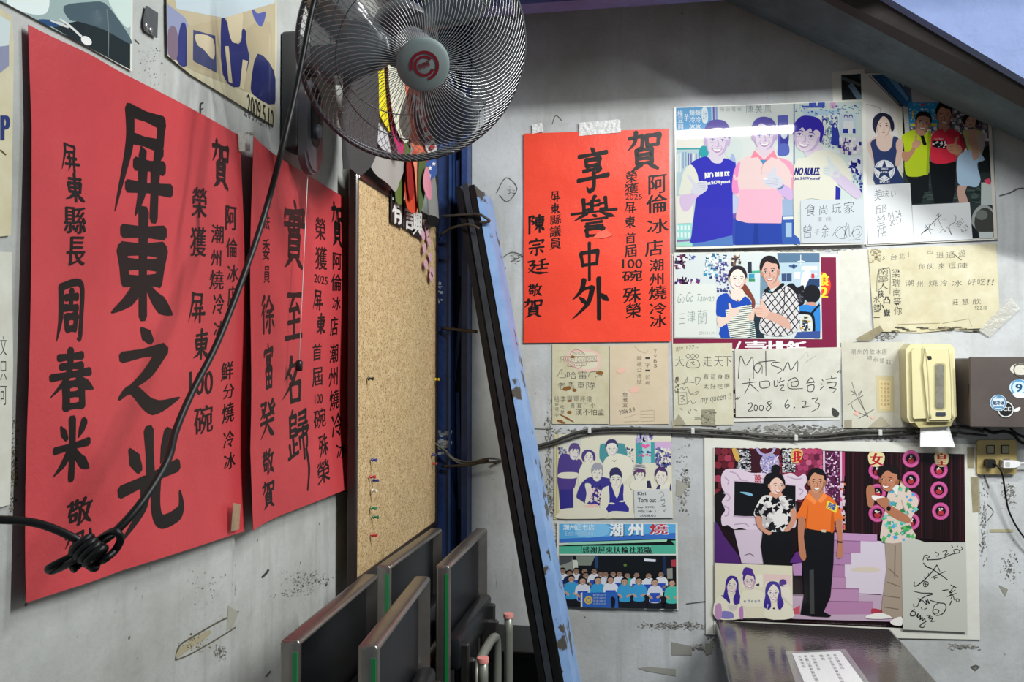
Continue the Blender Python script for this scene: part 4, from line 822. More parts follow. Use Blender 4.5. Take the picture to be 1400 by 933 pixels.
for c, x in enumerate((1150, 1176, 1200)):
    for i in range(6): q.type('55502f', '林坤元地址號電話潮州'[(c * 3 + i) % 10], x, 340 + i * 30 + (c == 2) * 4, x + 16, 362 + i * 30)
q.line('5c5d58', 3, '940,335 975,440 1060,590 1040,560 1000,460'); q.line('5c5d58', 3, '910,510 960,470 1025,435 990,450 1015,400 985,430'); q.line('5c5d58', 3, '935,495 960,545 1060,590'); q.line('5c5d58', 3, '930,400 965,420 940,430'); q.line('4a4b46', 4, '990,605 1030,585 1105,535', n=1)
q.poly('98917a', '886,618 940,612 940,672 886,674', False); q.poly('a8a18a', '1060,670 1155,586 1225,660 1160,672', False); q.poly('e0b0a0', '945,570 990,540 985,590'); q.poly('e0b0a0', '1070,585 1110,600 1090,615'); q.done('lettering', o)
S, o = note('wide cream note with wavy writing and a curled taped corner, right of the others', .0055, [(1187, 341), (1362, 333), (1368, 448), (1300, 451), (1260, 455), (1195, 453.5)], OLDCARD)
q = Pic(S, 1170, 320, 230 / 1400, gloss=.45)
for t, x0, y0, x1, y1 in (('台', 290, 168, 342, 218), ('北', 362, 160, 406, 210), ('中', 596, 136, 640, 180), ('逍', 672, 148, 730, 200), ('遙', 752, 146, 826, 200), ('遊', 854, 132, 912, 190), ('你', 524, 246, 574, 292), ('伙', 590, 246, 648, 292), ('來', 690, 242, 738, 292), ('逗', 772, 242, 834, 288), ('陣', 852, 242, 930, 286), ('潮', 415, 384, 482, 434), ('州', 508, 390, 556, 442), ('燒', 608, 384, 682, 434), ('冷', 704, 384, 762, 434), ('冰', 800, 386, 884, 436), ('好', 934, 378, 998, 426), ('吃', 1014, 372, 1076, 426), ('莊', 806, 542, 852, 592), ('慧', 884, 540, 940, 588), ('欣', 972, 540, 1040, 586)): q.type('42433d', t, x0, y0, x1, y1, rise=.08)
q.type('42433d', '!!', 1096, 378, 1146, 426, slant=.2); q.type('42433d', '92.2.10', 990, 602, 1090, 630); q.type('42433d', '115', 180, 188, 242, 216, slant=.3); q.line('42433d', 5, '800,155 880,218')
for i, t in enumerate('南部人'): q.type('2a2a28', t, 186, 282 + i * 62, 270, 340 + i * 62, rise=.1)
for i, t in enumerate('孩凸小嶽'): q.type('2a2a28', t, 182 + (i % 2) * 50, 470 + i * 52, 232 + (i % 2) * 52, 528 + i * 52, bold=.03)
for i, t in enumerate('梁瑞南等你'): q.type('33342f', t, 302 + i * 4, 294 + i * 78, 366 + i * 4, 362 + i * 78)
for i, t in enumerate('水蛙二'): q.type('33342f', t, 148, 520 + i * 62, 200, 574 + i * 62)
q.line('42433d', 3, '175,480 185,320 250,285 285,300 285,500'); q.line('9d9472', 3, '352,790 352,752 700,742', n=1); q.line('9d9472', 3, '720,744 942,706 966,768', n=1); q.line('8f8564', 4, '440,150 440,190'); q.specks(['5f5840', '3a3628', '8d8260'], 40, 280, 776, 1010, 812, 50, 8, R); q.specks(['8f8460', 'a39870'], 20, 120, 110, 200, 260, 20, 16, R)
q.done('lettering', o)
paper('tape', Sheet('back', .0085), [(1357, 432), (1383, 408), (1395, 422), (1353, 461), (1338, 452)], TAPE, parent=o)
paper('tape', Sheet('back', .0085), [(1172, 462), (1203, 445), (1208, 452), (1190, 466), (1174, 466)], OLDTAPE, parent=o)

# --- faded group photo
S = Sheet('back', 0.0045)
o = paper('photo_print', S, [(758, 594), (917.5, 592), (920.5, 709), (757.5, 710.5)], OLDCARD)
tag(o, 'faded violet photo of seven friends with a signed slip, under the note row', 'photo', 'photos on the back wall')
p = Pic(S, 755, 588, 170 / 1249, gloss=.3)
p.quad('d6d2bc', (64, 45), (1194, 36), (1212, 884), (66, 890)); p.quad('c6bf98', (8, 130), (62, 130), (66, 888), (30, 890)); p.line('98905f', 5, '40,130 44,888', n=1)
p.quad('c9c8bc', (64, 60), (290, 50), (290, 160), (70, 175)); p.quad('3f8a90', (475, 140), (735, 138), (742, 300), (500, 330)) if False else p.poly('4a8f95', '478,165 520,138 700,136 735,170 742,300 500,330')
p.quad('45989e', (836, 128), (1028, 124), (1030, 330), (840, 340)); p.quad('a9ccc8', (905, 128), (990, 126), (992, 330), (906, 335)); p.specks(['5d4a98', '8f88bc', 'd8d4cc', 'a7a4cc'], 50, 836, 48, 1012, 122, 14, 40, R); p.poly('e060a0', '895,160 915,142 935,152 960,142 978,160 935,188'); p.specks(['e0488c'], 12, 858, 248, 1012, 262, 16, 14, R); p.specks(['3c4a8c'], 9, 870, 215, 1000, 230, 16, 14, R)
p.quad('c8a8cc', (1030, 120), (1192, 116), (1194, 210), (1032, 190)); p.specks(['3f3578', 'dcd8cc', '6c64a0', '3a4a78'], 80, 1040, 190, 1192, 370, 22, 24, R); p.specks(['3f4a70', 'dcd8cc', '7a98a8'], 40, 740, 180, 820, 330, 16, 16, R); p.specks(['4a4a78', '9aa0b8'], 24, 70, 180, 160, 260, 18, 16, R)
p.poly('524082', '250,300 300,320 295,420 240,470'); p.poly('4d3c82', '66,290 150,240 250,310 258,420 240,520 205,600 66,610'); p.quad('352f80', (66, 600), (210, 595), (214, 790), (80, 800)); p.poly('dad5c2', '66,440 130,425 250,430 258,470 200,490 66,480'); p.head(222, 140, 300, 104, 'd8d2c4', '5a4a80', 'fringe', .1, 'b9a9c0', '54467c', turn=.2, smile=0)
p.poly('dcd8c4', '290,360 350,320 430,330 440,420 400,480 280,560 262,470'); p.head(366, 205, 335, 100, 'dedac8', '4c3c7c', 'bob', 0, 'c0b4b8', '4c3f78', smile=0)
p.poly('dedac6', '520,310 600,250 680,240 790,290 822,420 760,480 700,540 512,500'); p.poly('3a3560', '600,300 625,325 648,296 625,312', False); p.head(598, 102, 265, 112, 'dedbca', '3a3568', 'short', 0, 'c0b8bc', '3f3a68')
p.poly('3c3685', '245,660 300,530 400,470 580,490 585,560 500,600 490,750 360,740 280,700'); p.poly('dcd8c4', '330,540 400,560 380,700 330,740 345,640'); p.specks(['e4c4c4', 'dcd4cc', '2a2560'], 70, 365, 570, 490, 720, 16, 26, R); p.head(452, 340, 515, 108, 'dedac8', '9a9aa4', 'fringe', .05, 'c4bcb8', '6c688c', smile=0)
p.poly('dcd8c4', '500,600 570,560 715,550 790,600 800,790 740,830 500,800 488,700'); p.poly('33308a', '570,560 600,570 650,690 690,560 718,555 716,700 770,820 530,850 575,720'); p.poly('dcd8c4', '560,735 600,730 632,742 600,748'); p.poly('dcd8c4', '672,715 740,706 730,720 690,726'); p.poly('d8d4c0', '540,880 570,830 640,815 815,835 815,885'); p.head(640, 392, 590, 110, 'dedac8', '33305a', 'cap', 0, 'c4bcb8', '3a365c', smile=0); p.poly('33305a', '578,425 600,385 660,378 690,425 690,450 640,432 580,450')
p.poly('dcd8c6', '800,520 880,500 1000,510 1040,600 800,600'); p.poly('2f2c50', '950,510 985,510 1000,590 950,580', False); p.head(878, 385, 515, 108, 'dedac8', '5c3c64', 'fringe', .05, 'c4bcb8', '3a365c'); p.poly('c4c0b8', '808,420 830,350 880,335 930,350 940,400 870,385'); p.hatch('3a365c', 6, [(812, 412), (832, 352), (880, 338), (928, 352), (936, 392), (870, 382)], .1, 15)
p.poly('3a366a', '1040,600 1060,560 1190,540 1200,610 1120,600', False); p.poly('dedac8', '1090,560 1180,520 1165,610 1090,600'); p.head(1095, 380, 555, 114, 'dedac8', '4a3462', 'side', -.05, 'c4bcb8', '44386c', turn=-.05)
p.poly('dad5c0', '66,830 130,790 500,780 530,885 66,890'); p.poly('e4b8b0', '330,760 450,745 440,775 340,780')
p.quad('c9cbc8', (820, 604), (1180, 590), (1218, 880), (828, 886))
for t, x0, y0, x1, y1 in (('Kiri', 858, 622, 940, 656), ('Torn out', 862, 680, 1042, 728), ('Say 好吃', 852, 764, 1030, 790), ('吃冰！', 864, 806, 1040, 830), ('2008.03', 880, 850, 1040, 872)): p.type('3a3c40', t, x0, y0, x1, y1, bold=.03)
for i in range(3): p.line('55585c', 4, [(1070 + i * 20, 640 + i * 70), (1100 + i * 20, 620 + i * 70), (1120 + i * 10, 660 + i * 70), (1080 + i * 20, 690 + i * 60), (1130, 700 + i * 60), (1060 + i * 30, 720 + i * 50)])
p.done('picture', o, [(758.5, 594.5), (917, 592.5), (919.8, 708.3), (758, 709.8)])

# --- shop front photo with rows of visitors
S = Sheet('back', 0.005)
o = paper('photo_print', S, [(761, 714.5), (926.5, 715), (927.5, 835), (761.5, 830.5)], CARD)
tag(o, 'photo of visitors seated in rows under a blue shop sign and green awning', 'photo', 'photos on the back wall')
p = Pic(S, 755, 708, 180 / 1292, gloss=.3)
p.quad('58a6d8', (68, 48), (1212, 58), (1208, 210), (68, 232)); p.quad('3a6ec0', (68, 210), (1210, 150), (1210, 206), (68, 250)); p.poly('7cbce4', '250,60 520,56 540,170 260,190')
for i, t in enumerate('潮州正老店'): p.type('d4e6f0', t, 108 + i * 62, 68, 164 + i * 62, 122, bold=.03)
for i, t in enumerate('五吉甄水縣民國誰券'): p.type('cfe2ee', t, 124 + i * 32, 140, 148 + i * 32, 176)
p.type('30506c', '潮', 574, 62, 700, 190, bold=.05); p.type('e8ecec', '潮', 566, 56, 692, 182, bold=.05); p.type('30506c', '州', 756, 64, 896, 184, bold=.05); p.type('e8ecec', '州', 748, 56, 888, 178, bold=.05); p.type('dfe4ea', '燒', 966, 62, 1136, 168, bold=.08); p.type('b83040', '燒', 960, 56, 1128, 160, bold=.05)
p.poly('0f1416', '68,270 300,235 1130,205 1212,212 1212,300 68,340', False); p.poly('9cd0b4', '68,278 180,246 340,238 1130,214 1120,238 700,250 340,262 150,268', False); p.poly('4fae92', '68,282 1212,268 1214,358 68,358', False); p.poly('5cb898', '1165,228 1212,225 1214,275', False); p.quad('5cbc9c', (290, 278), (984, 272), (988, 352), (294, 348)); p.line('20302c', 5, '290,276 986,270 990,354 292,348 290,276', n=1)
for i, t in enumerate('感謝屏東扶輪社蒞臨'): p.type('1f2624', t, 300 + i * 76, 284, 364 + i * 76, 344, bold=.04)
p.quad('d8dcd4', (68, 356), (1214, 356), (1216, 370), (68, 370)); p.quad('12161a', (68, 370), (1216, 370), (1222, 895), (68, 872)); p.quad('8a9088', (70, 380), (200, 380), (200, 520), (70, 520)); p.quad('c8ccc0', (200, 415), (255, 415), (250, 560), (205, 560)); p.quad('7c8478', (230, 380), (420, 380), (380, 470), (260, 470)); p.poly('4a4c50', '70,380 200,380 190,430 80,470', False); p.quad('d8dee8', (900, 402), (1016, 410), (1014, 434), (902, 428)); p.quad('24406c', (420, 375), (450, 375), (450, 500), (420, 500)); p.quad('1d2c50', (1085, 375), (1110, 375), (1115, 560), (1085, 560)); p.quad('a83848', (1168, 415), (1212, 410), (1214, 480), (1170, 478)); p.quad('8c8c84', (1125, 500), (1180, 495), (1182, 600), (1128, 600)); p.ell('5a7a2a', 716, 466, 16, 14)
def mini(x, y, s, shirt, low=None, face='c09a84', pants='1c1e26'):
    p.poly(pants, [(x - 50 * s, y + 190 * s), (x + 46 * s, y + 190 * s), (x + 70 * s, y + 300 * s), (x + 20 * s, y + 330 * s), (x - 70 * s, y + 310 * s)])
    p.poly(shirt, [(x - 20 * s, y + 52 * s), (x + 22 * s, y + 52 * s), (x + 66 * s, y + 84 * s), (x + 72 * s, y + 150 * s), (x + 48 * s, y + 160 * s), (x + 48 * s, y + 212 * s), (x - 48 * s, y + 212 * s), (x - 50 * s, y + 160 * s), (x - 72 * s, y + 148 * s), (x - 62 * s, y + 84 * s)])
    if low: p.poly(low, [(x - 48 * s, y + 122 * s), (x + 48 * s, y + 122 * s), (x + 48 * s, y + 212 * s), (x - 48 * s, y + 212 * s)], False)
    p.poly(face, [(x - 68 * s, y + 146 * s), (x - 44 * s, y + 144 * s), (x - 20 * s, y + 170 * s), (x - 34 * s, y + 182 * s)]); p.poly(face, [(x + 68 * s, y + 146 * s), (x + 46 * s, y + 144 * s), (x + 14 * s, y + 158 * s), (x + 24 * s, y + 176 * s)])
    p.head(x, y - 8 * s, y + 64 * s, 54 * s, face, '16161a', 'short', 0, '9a7460', '3a2c28', '8a5a50')
for i, (x, y) in enumerate(((104, 500), (172, 520), (236, 500), (318, 500), (330, 540), (412, 500), (474, 530), (524, 530), (598, 525), (660, 525), (738, 540), (828, 535), (946, 540), (1068, 528))): mini(x, y, .92, ('d8dce4', '1f2a50', 'd4d8e2', '20222c', '23252c', 'd8dce4', '20264c', 'd0d4dc', '282a34', 'd8dce4', '3fb0a8', 'dadde4', 'd8dce2', 'd8dce2')[i], '2c4cb0' if i in (0, 2, 5, 9, 11, 12, 13) else None, face='8f7060')
for x, y, c, l in ((190, 570, '3c9cd0', None), (300, 590, 'd4d8e4', '2c50b4'), (450, 585, '3c9cd0', None), (574, 580, 'dcdfe8', '2c50b4'), (712, 595, '3c9cd0', None), (852, 590, '3c9cd0', None), (1008, 605, 'd4d8e2', '2c50b4'), (1176, 610, '45b8a8', None)): p.poly('2c9448', [(x - 60, y + 240), (x - 30, y + 210), (x + 30, y + 215), (x + 50, y + 270), (x - 50, y + 265)]); mini(x, y, 1.05, c, l)
p.poly('d8d8d4', '280,735 300,728 300,875 282,872', False); p.poly('2f62b8', '298,732 640,724 650,882 298,876', False); p.ring('d8b84a', 358, 804, 26, 40); p.ring('d8b84a', 358, 804, 6, 14)
for i in range(6): p.line('d8b84a', 5, [(358, 804), (358 + 30 * math.cos(i * 1.047), 804 + 30 * math.sin(i * 1.047))], n=1)
for i in range(4): p.type('cdd2c8', ('ROTARY', '國際扶輪社', '屏東扶輪社', '感謝您蒞臨')[i], 405, 746 + i * 28, 530, 764 + i * 28)
p.poly('16181c', '575,790 595,770 620,800 610,880 585,880'); p.done('picture', o, [(764, 716.5), (924, 717), (925, 832.5), (764.5, 829)])

# --- large television-set photo with cards
S = Sheet('back', 0.006)
o = paper('photo_print', S, [(963, 599), (1336, 608), (1340, 875), (965, 868)], CARD)
tag(o, 'largest photo, three people on a pink stage set, hung just above the steel table', 'photo', 'photos on the back wall')
p = Pic(S, 960, 590, 240 / 829, gloss=.18)
c4 = lambda pts: [(656 + 1.0743 * float(a.split(',')[0]), 1.0743 * float(a.split(',')[1])) for a in pts.split()]
p.line('9c9c90', 4, '52,78 54,960', n=1); p.quad('1c0a0f', (58, 77), (1236, 108), (1248, 944), (58, 890))
for yy in range(9):
    for xx in range(17):
        x, y = 62 + xx * 31 + (yy % 2) * 15, 82 + yy * 32
        if x < 555: p.poly(R.choice(['7a2632', '8c2c3a', '5a1c26', '4a161f', '6a2430', 'a03a52', '2c1015']), [(x, y), (x + 26, y), (x + 26, y + 26), (x, y + 26)])
for yy in range(5):
    for xx in range(6):
        x, y = 440 + xx * 26 + (yy % 2) * 12, 84 + yy * 26
        if x < 560: p.poly(R.choice(['a03a62', '8a3050', 'c05a80', '5c1f34', 'b04468']), [(x, y), (x + 22, y), (x + 22, y + 22), (x, y + 22)])
p.poly('160c10', '58,300 110,260 120,420 140,470 60,430', False)
for x0, x1, y1 in ((164, 230, 186), (376, 440, 192)): p.rect('17151a', x0, 82, x1, y1); p.specks(['d8d6d8', 'b0aeb4', '8a888e'], 150, x0 + 2, 86, x1 - 2, y1, 7, 6, R)
p.rect('3a1520', 232, 84, 275, 190); p.ring('a8a0c8', 300, 70, 36, 48, .1, 3.0); p.ell('a59ab8', 318, 150, 46, 48); p.specks(['5a68c0', 'd4cce0', '8a80c0', 'e4dcec'], 110, 276, 112, 360, 196, 6, 6, R); p.poly('c8a050', '140,84 160,82 178,130 160,140'); p.poly('d2b46a', '425,86 470,88 472,120 450,150 420,140'); p.type('b82030', '我', 424, 92, 468, 146, bold=.06)
p.poly('4b2569', '58,420 75,440 100,490 170,585 185,626 58,626', False)
p.poly('d7c5d3', '90,212 110,180 150,176 180,178 232,196 290,196 330,206 380,206 420,196 452,214 482,200 496,232 480,262 498,290 472,322 440,332 440,452 330,456 230,466 180,456 150,462 120,442 95,446 90,402 108,372 92,332 110,300 92,262')
for l in ('130,190 160,200 185,230 215,235', '105,215 125,235 120,250', '100,290 125,300 130,320 110,330', '100,350 125,365 120,395 105,400', '150,440 200,435 220,450', '240,440 290,440 320,448', '245,205 290,225 330,222', '400,212 440,225 470,222', '455,270 475,280 460,300'): p.line('b29cb2', 6, l)
p.quad('0e0e11', (152, 235), (440, 256), (440, 402), (150, 400)); p.line('c2acc0', 5, '148,233 441,254', n=1); p.line('b49eb4', 7, '146,400 260,408', n=1); p.poly('7fb4d0', '178,286 215,288 236,296 234,306 205,298'); p.type('b02838', '囍', 248, 205, 276, 242, bold=.04)
p.poly('cbbac9', '150,466 282,462 300,626 186,622', False); p.line('5a4c58', 4, '200,585 225,578 245,590')
p.rect('55203f', 578, 94, 650, 500); p.specks(['8a3a78', '3a1430', 'c090b8', '5c2450', 'e0c8dc', '2a0e20'], 300, 582, 98, 646, 480, 8, 8, R); p.quad('cbb6c8', (569, 92), (578, 92), (582, 500), (572, 500)); p.quad('d4b8c8', (648, 94), (658, 94), (662, 476), (652, 476)); p.quad('b03a68', (658, 96), (672, 96), (672, 210), (660, 210)); p.specks(['c04a78', 'd8c0c8', '6a1f38', 'd87a50'], 26, 655, 180, 670, 470, 12, 18, R)
p.quad('210d10', (674, 97), (1236, 108), (1240, 524), (674, 476))
for i in range(40): x = 680 + i * 14; p.quad(R.choice(['35141a', '2a0e12', '16080a', '3c161c', '120608']), (x, 98 + i * .28), (x + R.uniform(4, 9), 98 + i * .28), (x + R.uniform(4, 9), 476 + i * 1.1), (x, 476 + i * 1.1))
p.quad('cfc4d0', (690, 505), (1000, 532), (1000, 800), (600, 780)); p.quad('b9a0b4', (425, 770), (1000, 770), (1000, 900), (425, 884)); p.line('4a3c48', 4, '425,775 480,775', n=1); p.line('4a3c48', 4, '735,765 845,770', n=1)
for q in ('b88cb4 610,476 824,486 824,521 610,512', 'a87aa2 610,514 746,518 746,574 610,570', 'a87ca4 600,572 702,574 702,628 600,626', 'a878a0 590,628 672,630 672,686 590,684', 'b084a6 586,686 678,688 678,742 586,740', 'b285a8 570,740 740,742 740,802 575,800', 'ac7ca0 560,800 806,804 806,862 560,864'): c, *pp = q.split(); p.quad(c, *[tuple(float(v) for v in t.split(',')) for t in pp])
for l in ('610,513 746,518', '610,572 702,575', '600,628 672,630', '590,686 678,688', '580,741 740,743', '575,801 806,804'): p.line('8a5a82', 4, l, n=1)
p.ell('cdbfae', 770, 652, 70, 13); p.poly('a83a48', '800,835 850,845 830,866 800,862')
p.poly('b084b0', '425,625 470,620 470,680 430,680', False); p.poly('5a2a78', '410,620 440,570 470,560 470,620', False); p.poly('c05060', '425,840 460,820 460,862 425,862', False)
for x, y in ((157, 268), (157, 172), (157, 360), (305, 120), (305, 212), (428, 168), (428, 257), (435, 350), (305, 302), (305, 396)):
    X, Y = 656 + 1.0743 * x, 1.0743 * y; p.ell('bd4a86', X, Y, 41, 41); p.ring('cc6aa0', X, Y, 32, 36); p.ell('170a0c', X, Y, 24, 24); p.ell('a8303a', X, Y + 8, 15, 12); p.specks(['e4dcdc'], 4, X - 8, Y - 12, X + 8, Y, 7, 6, R)
for x0, x1, t in ((122, 184, '女'), (412, 466, '皇')): p.poly('d8ca98', [(656 + 1.0743 * a, 1.0743 * b) for a, b in ((x0, 94), (x1, 96), (x1, 140), ((x0 + x1) / 2, 156), (x0, 140))]); p.type('a81f2c', t, 656 + 1.0743 * (x0 + 6), 102, 656 + 1.0743 * (x1 - 6), 160, bold=.06)
# woman, black and white top
p.poly('0f0e11', '286,466 420,460 426,560 412,632 290,632 276,540', False); p.poly('cf977e', '322,285 370,285 378,318 345,330 315,315')
top = [(245, 376), (280, 310), (320, 302), (345, 322), (372, 304), (410, 312), (437, 366), (420, 402), (415, 456), (380, 472), (290, 466), (282, 402), (250, 402)]; p.poly('dedad6', top); p.blobs(['131215', '1a181c', '131215', 'b9b4b2'], 58, top, 17, R)
p.poly('c98f76', '252,402 280,406 286,450 326,475 310,488 264,452'); p.poly('c98f76', '415,372 438,366 441,420 410,468 384,466 416,420'); p.ell('141216', 347, 178, 22, 23); p.poly('141216', '290,250 300,205 340,192 376,205 384,240 330,260 318,270'); p.head(350, 208, 296, 72, 'e4c0ae', '141216', 'updo', .05, 'cf9c88', '1c1416', 'b04048', turn=.22)
# man in orange
p.poly('101014', '484,452 622,470 618,620 604,780 572,850 608,868 596,876 520,872 462,862 480,760 470,600', False); p.poly('3e403e', '505,655 525,650 528,860 508,860', False); p.poly('bd8062', '505,275 565,275 572,300 540,330 506,305')
p.poly('e4702a', '455,372 500,290 522,312 540,326 556,310 570,290 620,322 650,380 662,416 622,426 620,470 560,468 485,452 488,412 442,410'); p.poly('c45a1e', '488,412 500,340 494,450 485,452'); p.poly('c45a1e', '622,426 612,350 604,468 620,470'); p.poly('f08a48', '500,292 540,328 530,345 488,312', False); p.poly('f08a48', '572,290 542,328 560,338 590,304', False)
p.poly('b5775a', '452,412 484,416 478,500 490,592 470,606 455,560'); p.poly('b5775a', '628,426 656,420 660,520 662,580 645,600 632,580 640,520'); p.line('1a1614', 8, '636,520 660,522', n=1); p.poly('e4d63e', '590,326 640,350 630,384 582,360', False); p.type('2c4aa0', '阿倫', 594, 338, 628, 368, rot=.4, bold=.06); p.poly('c8c0a8', '562,462 582,464 582,476 562,474', False)
p.head(540, 178, 290, 78, 'c88f70', '141214', 'side', 0, 'a06a4e', '241816', '8c4a3c')
# man eating, flowered shirt
p.poly('9f8f7f', c4('190,482 268,478 268,812 225,820 180,806 175,770 198,600'), False)
for l in ('205,600 250,640', '200,660 255,680', '185,720 255,730', '185,770 250,780', '235,500 232,640'): p.line('75675a', 5, c4(l))
p.poly('e4e0da', c4('110,808 170,795 220,815 180,822 115,820')); p.poly('e4e0da', c4('215,830 262,812 264,850 225,848')); p.poly('a86c50', c4('215,225 260,215 275,245 240,280 210,262'))
shirt = c4('205,266 252,226 272,236 330,290 332,330 300,402 322,472 180,486 178,402 196,330'); p.poly('d4c2b5', shirt); p.blobs(['3f9a6a', '3aa8a0', '4aa0d0', '2c7a48', '6fc0b0', '58b060'], 60, shirt, 13, R); p.line('b09c90', 4, c4('262,300 275,340 300,390'))
p.poly('ac7052', c4('188,312 250,345 300,380 290,402 232,380 190,345')); p.poly('ac7052', c4('108,250 122,236 142,242 144,290 136,332 118,330 110,300')); p.poly('e6e0e0', c4('134,280 190,288 176,306 142,300')); p.poly('ac7052', c4('150,300 200,290 210,325 190,340')); p.ell('1a1614', 656 + 1.0743 * 206, 1.0743 * 338, 10, 12)
p.poly('17110f', c4('160,190 165,155 210,148 250,165 258,225 244,240 230,210')); p.head(656 + 1.0743 * 208, 168, 282, 86, 'b87a5c', '17110f', 'side', .1, '95603f', '241612', '8c4636', turn=-.28); p.poly('d9ddd8', c4('222,250 240,232 252,238 240,280'), False)
# signed card and the small inset photo
p.poly('bcbdb3', c4('262,486 300,466 345,478 365,486 543,486 550,880 268,868'), False); K = '1d1d1d'; p.frame(1210, 730, 135 / 840)
for l, w_ in (('315,222 330,180 370,190 350,215 420,215 470,208 560,170 625,155 610,130 575,135 590,165', 6), ('340,195 360,225', 5), ('420,150 450,170 430,190', 5), ('480,150 520,140 500,180 540,160', 5), ('555,90 570,115', 5), ('640,105 650,125 630,140', 5), ('318,242 345,275 400,300 525,388', 7), ('435,258 400,310 330,385 260,440 240,430 245,405', 7), ('435,262 460,320', 5), ('505,315 385,370', 5), ('400,355 420,390', 5), ('410,375 445,365', 5), ('360,330 372,352', 5), ('325,360 335,380', 5), ('318,420 330,400 360,412 352,440 325,445 318,420', 5), ('322,422 356,426', 4), ('340,404 336,444', 4), ('550,430 605,458', 6), ('580,440 540,500 590,470', 5), ('478,478 530,470', 6), ('530,480 560,500 540,520', 5), ('520,530 600,500', 5), ('550,550 570,520 580,560', 5), ('540,605 560,560', 6), ('600,570 595,550 620,552 618,572 600,570', 5), ('235,482 300,498 380,500 395,510 340,525 290,560 270,610 240,615 235,590', 6), ('270,545 300,560 280,575', 5), ('310,560 350,600 340,560 370,590 350,545', 6), ('375,560 450,582 500,590 510,630 480,675 430,688 400,660 410,610 450,582', 6), ('395,660 410,640 450,645 440,670 400,665', 5), ('300,620 310,640', 5), ('325,640 350,625', 5), ('245,635 215,660 210,690 245,690 250,660 225,655', 6), ('262,700 275,670 270,710 295,690 290,725 310,705 310,735 330,715 335,745', 6), ('350,735 300,765 290,785 320,790 335,760', 6), ('345,690 380,690 360,705 395,700', 5), ('365,720 400,715 380,740 425,735', 5)): p.line(K, w_ * 1.5, l, taper=(.8, 1, .7))
p.ell(K, 608, 103, 5, 5)
p.frame(970, 730, 140 / 1088)
p.quad('d5cfb6', (58, 304), (876, 336), (880, 890), (58, 892)); p.quad('ddd8c4', (340, 420), (560, 430), (560, 560), (340, 560)); p.poly('d8bcb8', '570,420 860,430 866,560 770,480 600,500 570,560', False)
p.poly('dcd6c0', '60,700 160,640 300,680 350,760 350,890 60,890'); p.poly('7d78b4', '130,820 180,815 240,830 250,890 125,890'); p.poly('b48ab0', '60,760 120,740 125,890 60,890'); p.poly('b07ab0', '310,800 350,760 356,890 320,890'); p.hatch('9a88a8', 3, [(190, 745), (300, 745), (290, 800), (240, 820), (200, 790)], .05, 9)
p.head(236, 450, 630, 118, 'd9cfc0', '3d2a86', 'long', .05, 'b99cb4', '4a3a84', 'a86a9a'); p.poly('3d2a86', '175,560 160,640 118,650 170,690 210,735 215,700 195,640'); p.poly('3d2a86', '285,580 320,640 328,720 265,745 250,680 270,630')
p.poly('dcd7c2', '340,620 420,590 500,590 590,640 600,760 340,760')
for x in (372, 415, 450, 486, 520): p.ring('5a6a88', x, 712 - (x % 3) * 4, 6, 13, n=8)
p.head(420, 398, 590, 118, 'd6c6bc', '4a2a86', 'side', -.1, 'b58cae', '4a3a84', 'a05a94'); p.poly('4a2a86', '350,430 365,360 400,352 450,370 445,410'); p.poly('2c2440', '488,535 522,520 524,548 500,544')
p.poly('dcd7c2', '600,740 660,730 800,720 870,780 876,890 590,890'); p.poly('dcd4c4', '740,560 830,570 870,660 870,760 760,640'); p.ell('4a2a80', 775, 515, 40, 40); p.poly('d8c8bc', '770,540 812,530 806,565'); p.head(672, 510, 716, 140, 'dfd6c6', '3d2a8c', 'long', 0, 'c2a6b8', '4a3a88', 'a8749c'); p.poly('3d2a8c', '600,620 585,720 580,750 620,740 612,800 650,770 640,690'); p.poly('3d2a8c', '735,620 760,660 785,740 745,765 755,805 720,780 715,700'); p.ell('2c2440', 680, 786, 12, 9)
p.done('picture', o, [(970, 602), (1333, 610), (1338, 872), (967, 866)])
for q in ([(1327, 652), (1339, 652), (1340, 700), (1330, 701)], [(1322, 612), (1332, 612), (1332, 640), (1323, 640)]): paper('tape', Sheet('back', .0075), q, OLDTAPE, parent=o)

# ------------------------------------------------------------------ left wall: old photos, bracket, wall fan, cord and cable
S = Sheet('left', 0.004)
o = paper('photo_print', S, [(-40, -22), (60, 31), (181, 98), (182, -70), (-40, -190)], CARD)
tag(o, 'dark glossy photo with a spoon, above the large red poster', 'photo', 'photos on the left wall')
p = Pic(S, 0, 0, 190 / 1400, gloss=.08); p.poly('9db0ae', '-200,-100 30,40 440,250 1310,715 1318,-300 -200,-900', False); p.poly('2a3235', '420,205 560,260 840,200 1050,260 1310,430 1310,712 900,500', False); p.poly('4f6068', '640,60 900,20 1050,30 1180,180 1310,380 1300,440 1050,300 800,220 700,200'); p.poly('dfeae6', '60,20 200,-100 470,-60 480,110 380,150 200,110'); p.poly('c9dad2', '1080,-40 1250,-60 1310,-40 1310,270 1200,200'); p.poly('31507a', '390,195 560,210 580,270 440,250'); p.line('d8d8d4', 22, '600,190 700,260 820,370', taper=(.6, 1, 1)); p.ell('e6e6e2', 868, 410, 60, 40, .6); p.line('d0d0cc', 26, '500,205 600,240 690,275', taper=(.5, 1, .8)); p.line('6f7878', 14, '1075,90 1090,300 1088,580', taper=(1, 1, .5)); p.done('picture', o, [(-39, -20), (180, 96), (181, -68), (-39, -186)])  # the two palest polygons are glare painted into the print
S = Sheet('left', 0.006)
o = paper('photo_print', S, [(229, 76), (262, 103), (300, 126), (376, 173), (379, 60), (378, -40), (226, -140)], OLDCARD)
tag(o, 'faded photo with curling foot dated 2009.5.10, left of the wall fan', 'photo', 'photos on the left wall')
